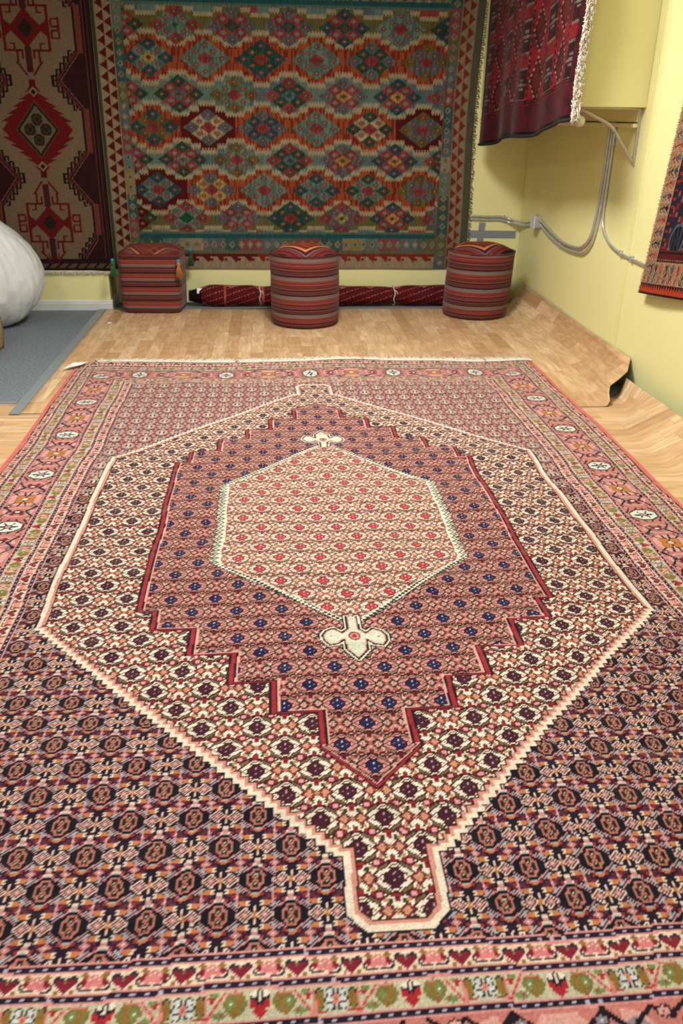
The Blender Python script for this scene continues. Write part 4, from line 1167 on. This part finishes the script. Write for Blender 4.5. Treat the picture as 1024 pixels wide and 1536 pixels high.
def round_pouf(label, x, y, r, h, lean=0.0, rz=0.0):
    root = empty('striped_pouf', (x, y, .009), rz); tag(root, label, 'pouf', 'round striped poufs')
    n = 72
    prof = [(0, 0), (.80, 0), (.93, .006), (.975, .022), (.99, .06), (1.0, .14), (1.005, .25), (1.0, .36), (.995, .44), (1.0, h-.045), (.995, h-.022), (.985, h-.012)]
    V = []; F = []
    for k, (rr, z) in enumerate(prof):
        for i in range(n):
            a = 2*math.pi*i/n; dent = 1+.006*math.sin(3*a+z*9)+.004*math.sin(7*a+z*23)
            V.append((rr*r*dent*math.cos(a)+lean*z, rr*r*dent*math.sin(a), z))
    for k in range(len(prof)-1):
        for i in range(n): F.append((k*n+i, k*n+(i+1) % n, (k+1)*n+(i+1) % n, (k+1)*n+i))
    mesh_obj('side_cover', V, F, M_str, root, True)
    V = []; F = []; m = 16
    rings = [(1.0, -.012)] + [(math.cos(t*math.pi/2/(m-2)), math.sin(t*math.pi/2/(m-2))) for t in range(m-1)]
    for k, (rr, s) in enumerate(rings):
        for i in range(n):
            a = 2*math.pi*i/n; R_ = r*(.995 if k < 2 else .995*(1-(1-rr)**1.0))
            x_, y_ = R_*math.cos(a), R_*math.sin(a)
            z = h-.016 + (s if k == 0 else (1-(max(rr, 0))**3.2)*.060)
            # the cloth's four corners sit lower and pull the top in
            cdir = max(abs(math.cos(a)), abs(math.sin(a)))
            z -= .012*((cdir-.707)/.293)**2*rr**2 if k else 0
            V.append((x_+lean*h, y_, z))
    for k in range(len(rings)-1):
        for i in range(n): F.append((k*n+i, k*n+(i+1) % n, (k+1)*n+(i+1) % n, (k+1)*n+i))
    F.append(tuple((len(rings)-1)*n+i for i in range(n)))
    mesh_obj('top_cover', V, F, pouf_top_mat('pouf_top_%d' % int(r*1000), r), root, True)
    bm = bmesh.new(); tube_bm(bm, [((r*.996)*math.cos(2*math.pi*i/48)+lean*h, (r*.996)*math.sin(2*math.pi*i/48), h-.018) for i in range(49)], .005, 6, False)
    from_bm('piping', bm, plain('dark_piping', (.30, .10, .10), .9), root, True)
    return root
round_pouf('round striped pouf standing in the middle of the row, below the kilim', .02, 6.705, .264, .552)
round_pouf('round striped pouf in the right-hand corner of the room, leaning slightly', 1.432, 6.985, .266, .530, .055)

def cube_pouf():
    root = empty('cube_pouf', (-1.205, 7.265, .009), R_(-3)); tag(root, 'cube-shaped striped pouf with green and yellow tassels, leftmost of the three poufs', 'pouf')
    hx, hy, h = .244, .215, .470
    V = []; F = []; n = 14; nz = 16
    ring = []
    for k in range(4*n):
        s = k % n / n; e = k//n
        x_, y_ = ((-1+2*s, -1), (1, -1+2*s), (1-2*s, 1), (-1, 1-2*s))[e]
        # rounded corner
        l = max(abs(x_), abs(y_)); c = (abs(x_)**7+abs(y_)**7)**(1/7); ring.append((x_/c, y_/c))
    for j in range(nz+1):
        t = j/nz; z = h*t; bul = 1+.012*math.sin(math.pi*t) - .05*max(0, .06-t)/.06 + .03*(t-.5)
        for x_, y_ in ring: V.append((x_*hx*bul, y_*hy*bul, z))
    m = 4*n
    for j in range(nz):
        for i in range(m): F.append((j*m+i, j*m+(i+1) % m, (j+1)*m+(i+1) % m, (j+1)*m+i))
    F.append(tuple(range(m))[::-1])
    mesh_obj('side_cover', V, F, M_str2, root, True)
    V = []; F = []
    for j in range(11):
        t = j/10; f = (1-t)
        for x_, y_ in ring:
            z = h - .004 + (1-f**3)*.055 - .0*f
            V.append((x_*hx*1.013*f, y_*hy*1.013*f, z))
    for j in range(10):
        for i in range(m): F.append((j*m+i, j*m+(i+1) % m, (j+1)*m+(i+1) % m, (j+1)*m+i))
    mesh_obj('top_cover', V, F, pouf_top_mat('cube_pouf_top', .36, True), root, True)
    def tassel(x_, y_, z, colr, nm, lab):
        M = plain(nm, colr, .9, nscale=100, namt=.3, sheen=.2)
        bm = bmesh.new(); rr = random.Random(3)
        tube_bm(bm, [(x_, y_, z), (x_, y_, z-.012), (x_, y_, z-.028), (x_, y_, z-.042)], .012, 8, True, lambda t: .6+.7*math.sin(math.pi*min(1, t+.15)))
        for k in range(46):
            a = rr.uniform(0, 6.28); q = rr.uniform(.2, 1)
            tube_bm(bm, [(x_+.007*math.cos(a), y_+.007*math.sin(a), z-.03), (x_+.020*q*math.cos(a), y_+.020*q*math.sin(a), z-.06), (x_+.028*q*math.cos(a), y_+.028*q*math.sin(a), z-.108-rr.uniform(0, .012))], .0022, 4)
        t_ = from_bm('tassel', bm, M, root, True); t_['label'] = lab
        bm = bmesh.new(); bmesh.ops.create_uvsphere(bm, u_segments=14, v_segments=10, radius=.014, matrix=Matrix.Translation((x_, y_, z+.010)))
        from_bm('bead', bm, M_bead, t_, True)
    tassel(-hx-.030, -hy-.01, h-.058, (.05, .38, .14), 'green_tassel', 'green tassel')
    tassel(hx+.004, -hy-.024, h-.058, (.72, .46, .06), 'yellow_tassel', 'yellow tassel')
    tassel(hx+.045, hy-.05, h-.030, (.04, .26, .10), 'green_tassel_rear', 'green tassel')
def R_(d): return math.radians(d)
M_bead = plain('turquoise_bead', (.10, .55, .68), .25, nscale=20, namt=.1)
cube_pouf()

# ================================================================= rolled rug along the back wall
def rolled_rug():
    x0, x1, r = -.93, 1.36, .083
    root = empty('rolled_rug', ((x0+x1)/2, 7.395, .0)); tag(root, 'rolled dark red rug tied with white string, lying along the back wall behind the poufs', 'rug')
    nu, nv = 420, 110
    s = np.linspace(0, 1, nu+1); a = np.linspace(0, 2*np.pi, nv, endpoint=False)
    Sg, Ag = np.meshgrid(s, a); Xg = x0 + (x1-x0)*Sg
    rad = r*(1+.05*np.sin(Xg*7)+.03*np.sin(Xg*19+Ag*2)+.04*np.sin(Ag*2+Xg*3))
    tie = np.minimum(abs(Xg+.335), abs(Xg-.811)); rad *= 1-.10*np.exp(-(tie/.05)**2)
    rad *= np.clip(.55+(Xg-x0)/.16*.45, 0, 1)
    zc = r*1.0; Yg = np.cos(Ag)*rad*1.08; Zg = zc + np.sin(Ag)*rad + .004
    Zg = np.maximum(Zg, .004)
    Cc = np.zeros(Xg.shape+(3,), np.float32); Cc[:] = (.25, .05, .075)
    U = Xg; W = Ag*r
    rr = np.random.RandomState(3)
    zig = abs(((U-.25*W)/.11) % 1-.5); 
    lit = (Xg > .25)
    diag = (U*.35 + W)
    Cc[(abs((diag/.055) % 1-.5) < .06)] = (.50, .30, .24)
    Cc[(abs((diag/.055) % 1-.5) < .06) & (np.floor(U/.012) % 2 == 0)] = (.3, .08, .09)
    for c0 in np.arange(x0+.12, x1, .235):
        for w0 in (.12, .38):
            q = abs(U-c0)/.075 + abs(W-w0)/.05; Cc[(q < 1)] = (.42, .06, .07); Cc[(q < 1.08) & (q > .93)] = (.60, .42, .36); Cc[(q < .5) & (q > .38)] = (.55, .34, .28); Cc[q < .2] = (.16, .04, .08)
    for c0 in (x0+.30, x0+.62): Cc[abs(U-c0) < .010] = (.48, .22, .20); 
    Cc[Xg < x0+.10] = (.06, .025, .03); Cc *= 1.35*rng_noise(Xg.shape[0], Xg.shape[1], 4, .3)
    P = np.stack([Xg-(x0+x1)/2, Yg, Zg], -1)
    P = np.concatenate([P, P[:1]], 0); Cc = np.concatenate([Cc, Cc[:1]], 0)
    o = woven('rolled_pile', P[::-1], Cc[::-1], M_dark, (0, 0, 0), root, both=True)
    me = o.data
    for xe, sg, nm in ((x0, -1, 0), (x1, 1, 1)):
        bm = bmesh.new(); pts = []
        R0 = r*(.55 if nm == 0 else .98)
        for k in range(90):
            t = k/89; an = t*math.pi*2*4.2; rr2 = R0*(.12+.86*t); pts.append((xe-(x0+x1)/2+sg*.004, math.cos(an)*rr2, zc+.004+math.sin(an)*rr2))
        tube_bm(bm, pts, .0055, 6)
        bmesh.ops.create_circle(bm, cap_ends=True, radius=R0*.97, segments=28, matrix=Matrix.Translation((xe-(x0+x1)/2+sg*.001, 0, zc+.004)) @ Matrix.Rotation(math.pi/2, 4, 'Y'))
        from_bm('roll_end', bm, M_blackw, root, True)
    for xs in (-.335, .811):
        bm = bmesh.new(); X0 = xs-(x0+x1)/2
        tube_bm(bm, [(X0+.006*math.sin(k*.9), math.cos(2*math.pi*k/36)*r*1.02, max(.006, zc+.004+math.sin(2*math.pi*k/36)*r*.99)) for k in range(37)], .0034, 6, False)
        tube_bm(bm, [(X0, -r*.75, zc+r*.72), (X0+.02, -r*.95, zc+r*.6), (X0+.028, -r*1.05, zc+r*.35)], .0028, 5)
        from_bm('tie_string', bm, M_string, root, True)
    bm = bmesh.new(); add_box(bm, (-.845-(x0+x1)/2, -r*.62, zc+r*.66), (.040, .004, .048), .001, Matrix.Rotation(R_(-35), 3, 'X'))
    o = from_bm('price_tag', bm, M_paper, root); o['label'] = 'small white tag'
rolled_rug()

# ================================================================= white sack
def sack():
    root = empty('sack', (-2.47, 6.71, 0)); tag(root, 'big bulging white plastic sack standing on the grey carpet below the beige rug', 'sack')
    bm = bmesh.new(); bmesh.ops.create_uvsphere(bm, u_segments=128, v_segments=96, radius=1.0)
    from mathutils import noise as mn
    pr_ = spline([(0, 0, 0), (.20, 0, .006), (.285, 0, .035), (.37, 0, .10), (.455, 0, .25), (.475, 0, .42), (.44, 0, .58), (.365, 0, .72), (.25, 0, .85), (.13, 0, .94), (0, 0, 1)], 10)
    PZ = [max(0, q.z) for q in pr_]; PR = [max(0, q.x) for q in pr_]
    for v in bm.verts:
        p_ = v.co.copy(); z = (p_.z+1)/2
        w = .30 + .70*math.sin(math.pi*min(1, max(0, z*1.02+.10)))**.75 if z < .5 else (max(0, 1-((z-.42)/.58)**2.1))**.5
        a = math.atan2(p_.y, p_.x); rr = math.hypot(p_.x, p_.y)
        base_r = rr/max(1e-5, math.sqrt(max(1e-9, 1-p_.z**2)))
        # radius profile by height
        R0 = float(np.interp(z, PZ, PR))
        pl = mn.noise(Vector((math.cos(a)*2.2, math.sin(a)*2.2, z*1.2)))*.045
        fold = mn.noise(Vector((math.cos(a)*7+z*2, math.sin(a)*7, z*2.4+5)))
        fold = max(0, 1-abs(fold)*2.0)**2*.016
        f2 = (1-abs(mn.noise(Vector((math.cos(a)*13, math.sin(a)*13+z*3, z*7+9))))*2)**3*.0015
        R1 = R0 + (pl+fold+f2)*min(1, R0*3)
        lean = .03*(z-.5)
        v.co = Vector((math.cos(a)*R1*1.0 + lean, math.sin(a)*R1*.95-.0, z*.87 + .012*mn.noise(Vector((p_.x*3, p_.y*3, 2)))))
        if v.co.z < 0: v.co.z = 0
    bmesh.ops.remove_doubles(bm, verts=bm.verts, dist=.0004)
    m, nt, b = new_mat('white_woven_plastic'); co = obj_co(nt)
    c = mix_n(nt, noise_n(nt, co, 3.5, 4, .6), lin((.76, .79, .79)), lin((.90, .92, .92)))
    sep = nt.nodes.new('ShaderNodeSeparateXYZ'); L(nt, co, sep.inputs[0])
    g = math_n(nt, 'MULTIPLY', math_n(nt, 'GREATER_THAN', noise_n(nt, map_n(nt, co, (1, 1, 5)), 3.0, 3), .58), math_n(nt, 'GREATER_THAN', sep.outputs[2], .60))
    c = mix_n(nt, math_n(nt, 'MULTIPLY', g, .45), c, lin((.42, .66, .58)))
    L(nt, c, b.inputs['Base Color']); b.inputs['Roughness'].default_value = .38; b.inputs['Specular IOR Level'].default_value = .4
    b.inputs['Subsurface Weight'].default_value = .15; b.inputs['Subsurface Radius'].default_value = (.05, .05, .05)
    bump(nt, b, noise_n(nt, map_n(nt, co, (1.3, 1.3, .4)), 5, 3, .5, 1.2), .16, .04)
    from_bm('bag_body', bm, m, root, True)
    bm = bmesh.new(); pts = [(.03+.05*math.sin(k*1.1)*(1-k/9)*.6, -.02+.03*math.cos(k*1.3), .86+.012*k) for k in range(8)]
    tube_bm(bm, pts, .045, 12, True, lambda t: .5+.9*t*t)
    o = from_bm('gathered_neck', bm, m, root, True)
sack()

# ================================================================= folded textiles, cut off by the left edge
def folded():
    root = empty('folded_blanket', (-2.335, 5.80, 0)); tag(root, 'stack of folded brown and beige textiles at the left edge, nearer than the sack', 'textiles')
    cols = [(.60, .50, .34), (.22, .16, .10), (.55, .47, .36), (.16, .12, .09), (.58, .42, .40), (.44, .36, .25)]
    for k, c in enumerate(cols):
        bm = bmesh.new(); h = .34+.02*(k % 3); x_ = .215 - k*.045
        pts = []
        n = 14
        for j in range(n+1):
            t = j/n; z = .0 + h*t; pts.append((x_+.014*math.sin(t*4+k), z))
        w = .036; y0, y1 = -.26+.02*(k % 2), .20-.015*k
        ny = 10; g = {}
        for j, (xx, z) in enumerate(pts):
            for i in range(ny+1):
                yy = y0+(y1-y0)*i/ny; d = .006*math.sin(i*1.3+k*2)
                e = math.sin(math.pi*min(1, max(0, (1-j/n)*6+.08))/2) if j > n-3 else 1
                g[j, i, 0] = bm.verts.new((xx+d-w/2*e, yy, z)); g[j, i, 1] = bm.verts.new((xx+d+w/2*e, yy, z))
        for j in range(n):
            for i in range(ny):
                bm.faces.new((g[j, i, 0], g[j+1, i, 0], g[j+1, i+1, 0], g[j, i+1, 0])); bm.faces.new((g[j, i, 1], g[j, i+1, 1], g[j+1, i+1, 1], g[j+1, i, 1]))
            for i in (0, ny): bm.faces.new((g[j, i, 0], g[j, i, 1], g[j+1, i, 1], g[j+1, i, 0]))
        for i in range(ny):
            for j in (0, n): bm.faces.new((g[j, i, 0], g[j, i, 1], g[j, i+1, 1], g[j, i+1, 0]))
        from_bm('folded_layer', bm, plain('folded_wool_%d' % k, c, .95, nscale=60, namt=.35, bmp=.4), root, True)
    # crumpled green plastic lying on top
    bm = bmesh.new(); bmesh.ops.create_uvsphere(bm, u_segments=28, v_segments=18, radius=1)
    from mathutils import noise as mn
    for v in bm.verts:
        d = 1+.25*mn.noise(v.co*2.2)+.12*mn.noise(v.co*6); v.co = Vector((v.co.x*.19*d+.02, v.co.y*.20*d-.02, .43+v.co.z*.10*d))
    o = from_bm('green_wrapping', bm, plain('green_plastic_film', (.30, .52, .42), .35, nscale=12, namt=.25, bmp=.3), root, True); o['label'] = 'crumpled green plastic film on top'
folded()

bm = bmesh.new(); add_box(bm, (0, 0, 0), (.030, .045, .002), .0006)
o = from_bm('paper_scrap', bm, M_paper); o.location = (-1.50, 6.72, .0102); o.rotation_euler = (0, 0, .2); tag(o, 'tiny scrap of white paper on the vinyl near its left edge', 'paper scrap')

# ================================================================= conduits, box, tape, bracket and rod
wx = XR - .0118
def RP(y, z, d=0): return (wx-d, y, z)
t = empty('electrical_box', (wx, 6.985, .745)); tag(t, 'small white electrical box on the yellow wall between two runs of metal conduit', 'electrical box')
box_obj('back_box', (-.016, 0, 0), (.052, .105, .088), M_metal, t, .004)
box_obj('cover_plate', (-.048, 0, 0), (.010, .112, .096), M_boxw, t, .003)
for sy in (-1, 1):
    bm = bmesh.new(); bmesh.ops.create_cone(bm, cap_ends=True, segments=12, radius1=.004, radius2=.003, depth=.004, matrix=Matrix.Translation((-.055, 0, sy*.034)) @ Matrix.Rotation(math.pi/2, 4, 'Y'))
    from_bm('screw', bm, M_metal, t)
def conduit(label, pts, r=.0105, coil=None, clamps=()):
    root = empty('metal_conduit', pts[0]); tag(root, label, 'conduit')
    o_ = Vector(pts[0]); sp = spline([Vector(p_)-o_ for p_ in pts], 14)
    tube_obj('pipe', sp, r, M_metal, root, 12)
    for c in clamps:
        c = Vector(c)-o_; box_obj('clamp', c, (.022, .020, .034) , M_metal, root, .004)
    if coil:
        a, b_ = [Vector(q)-o_ for q in coil]; bm = bmesh.new(); n = 26
        for k in range(n):
            p_ = a.lerp(b_, k/(n-1)); d = (b_-a).normalized(); s_ = d.cross(Vector((1, 0, 0))).normalized(); u_ = d.cross(s_)
            tube_bm(bm, [p_+(s_*math.cos(q*math.pi/6)+u_*math.sin(q*math.pi/6))*(r-.0004) for q in range(13)], .0015, 5, False)
        from_bm('flexible_coil', bm, M_metal, root, True)
yb = YB-.0115
conduit('upper of two short metal conduits between the kilim and the white electrical box', [(1.475, yb, .728), (1.62, yb, .722), (1.74, yb, .722), (1.83, yb-.03, .700), (wx-.012, 7.36, .700), (wx, 7.20, .722), (wx, 7.035, .748)], .010, clamps=[(1.76, yb, .722)])
conduit('lower of two short metal conduits between the kilim and the white electrical box', [(1.475, yb, .700), (1.62, yb, .696), (1.74, yb, .694), (1.83, yb-.03, .672), (wx-.012, 7.36, .674), (wx, 7.20, .698), (wx, 7.035, .722)], .010)
conduit('metal conduit looping between electrical box and beam, inner one of the pair', [RP(6.935, .760), RP(6.65, .712), RP(6.35, .672), RP(6.10, .672), RP(5.93, .692), RP(5.80, .765), RP(5.73, .90), RP(5.70, 1.08), RP(5.69, 1.30), RP(5.69, 1.54)], .0105)
conduit('metal conduit looping between electrical box and beam, outer one of the pair', [RP(6.935, .728), RP(6.65, .672), RP(6.35, .640), RP(6.10, .638), RP(5.88, .660), RP(5.745, .745), RP(5.685, .89), RP(5.655, 1.08), RP(5.645, 1.30), RP(5.645, 1.54)], .0105, coil=(RP(5.70, .84), RP(5.665, .98)), clamps=[RP(6.40, .643), RP(5.648, 1.2)])
conduit('single metal conduit dropping from the beam and turning towards the rug at the right edge', [RP(5.605, 1.54), RP(5.605, 1.30), RP(5.61, 1.08), RP(5.61, .94), RP(5.575, .855), RP(5.46, .79), RP(5.25, .752), RP(4.95, .742), RP(4.60, .738), RP(4.2, .735)], .0095, clamps=[RP(5.235, .752), RP(5.06, .746)])
# duct tape on the back wall
def tape(c, s, rot, label, yoff):
    o = box_obj('wall_tape', (0, 0, 0), s, M_tape, rot=Matrix.Rotation(R_(rot), 3, 'Y')); o.location = (c[0], YB-.002-yoff, c[1]); tag(o, label, 'tape')
tape((1.665, .575), (.44, .002, .062), .5, 'horizontal strip of grey tape on the back wall above the corner pouf', .001)
tape((1.578, .590), (.055, .002, .165), 4, 'short upright strip of grey tape crossing the horizontal one on the back wall', .0035)
# bracket
br = empty('shelf_bracket', (XR, 5.25, 1.40)); tag(br, 'metal shelf bracket fixed to the yellow wall under the boxed-in beam', 'bracket')
def bar(name, a, b_, w, th, parent, mat=M_bracket):
    a, b_ = Vector(a), Vector(b_); d = b_-a; q = d.to_track_quat('Z', 'Y').to_matrix()
    bm = bmesh.new(); add_box(bm, (a+b_)/2, (w, th, d.length), .0025, q); return from_bm(name, bm, mat, parent)
bar('wall_arm', (-.006, 0, .150), (-.006, 0, -.150), .026, .010, br)
bar('top_arm', (-.01, 0, .150), (-.375, 0, .150), .026, .008, br)
tube_obj('brace', spline([(-.012, 0, -.140), (-.10, 0, -.03), (-.17, 0, .055), (-.26, 0, .100), (-.345, 0, .138), (-.365, 0, .142)], 8), .0095, M_bracket, br, 10)
tube_obj('rod_hook', spline([(-.365, 0, .146), (-.385, 0, .120), (-.385, 0, .085), (-.372, 0, .060)], 8), .0065, M_bracket, br, 8)
# rod
rd = empty('hanging_rod', (1.520, 5.17, 1.482)); tag(rd, 'pale round rod under the beam, its end showing beside the crimson rug fringe', 'rod')
tube_obj('dowel', [(0, 0, 0), (0, 1.2, 0), (0, 2.37, 0)], .021, M_pole, rd, 24)
bm = bmesh.new(); bmesh.ops.create_cone(bm, cap_ends=True, segments=28, radius1=.029, radius2=.029, depth=.016, matrix=Matrix.Translation((0, -.006, 0)) @ Matrix.Rotation(math.pi/2, 4, 'X'))
from_bm('end_cap', bm, plain('white_plastic_cap', (.86, .84, .76), .4), rd, True)

# ================================================================= light
def area(name, loc, size, power, col, rot=(0, 0, 0), spread=180):
    l = bpy.data.lights.new(name, 'AREA'); l.shape = 'RECTANGLE'; l.size, l.size_y = size; l.energy = power; l.color = col; l.spread = R_(spread)
    o = bpy.data.objects.new(name, l); COL.objects.link(o); o.location = loc; o.rotation_euler = rot; return o
WARM = (1.0, .98, .945)
area('ceiling_panel_light', (.10, 4.5, H-.03), (.6, 1.2), 118, WARM)
area('ceiling_panel_light', (-.2, 1.4, H-.03), (.6, 1.2), 55, WARM)
area('ceiling_panel_light', (-2.4, 3.2, H-.03), (.6, 1.2), 30, WARM)
w = bpy.data.worlds.new('World'); bpy.context.scene.world = w; w.use_nodes = True
w.node_tree.nodes['Background'].inputs[0].default_value = (1.0, .98, .95, 1); w.node_tree.nodes['Background'].inputs[1].default_value = .55

# ================================================================= camera
f, h = 1273.431209, 1.5
fw = Vector((0.07561444, 0.90244369, -0.42412007)); rt = Vector((0.99690646, -0.07756623, 0.0126883)); up = Vector((0.02144692, 0.42376746, 0.90551707))
cam = bpy.data.cameras.new('camera'); co_cam = bpy.data.objects.new('camera', cam); COL.objects.link(co_cam)
mt = Matrix((rt, up, -fw)).transposed().to_4x4(); mt.translation = Vector((-.23192352, 0, h)); co_cam.matrix_world = mt
cam.sensor_fit = 'VERTICAL'; cam.sensor_height = 36; cam.lens = f/1536*36; cam.clip_start = .05; cam.clip_end = 60
cam.dof.use_dof = True; cam.dof.focus_distance = 2.7; cam.dof.aperture_fstop = 5.0
sc = bpy.context.scene; sc.camera = co_cam
sc.view_settings.view_transform = 'Standard'; sc.view_settings.look = 'None'; sc.view_settings.gamma = 1; sc.view_settings.use_curve_mapping = False
sc.view_settings.exposure = .12
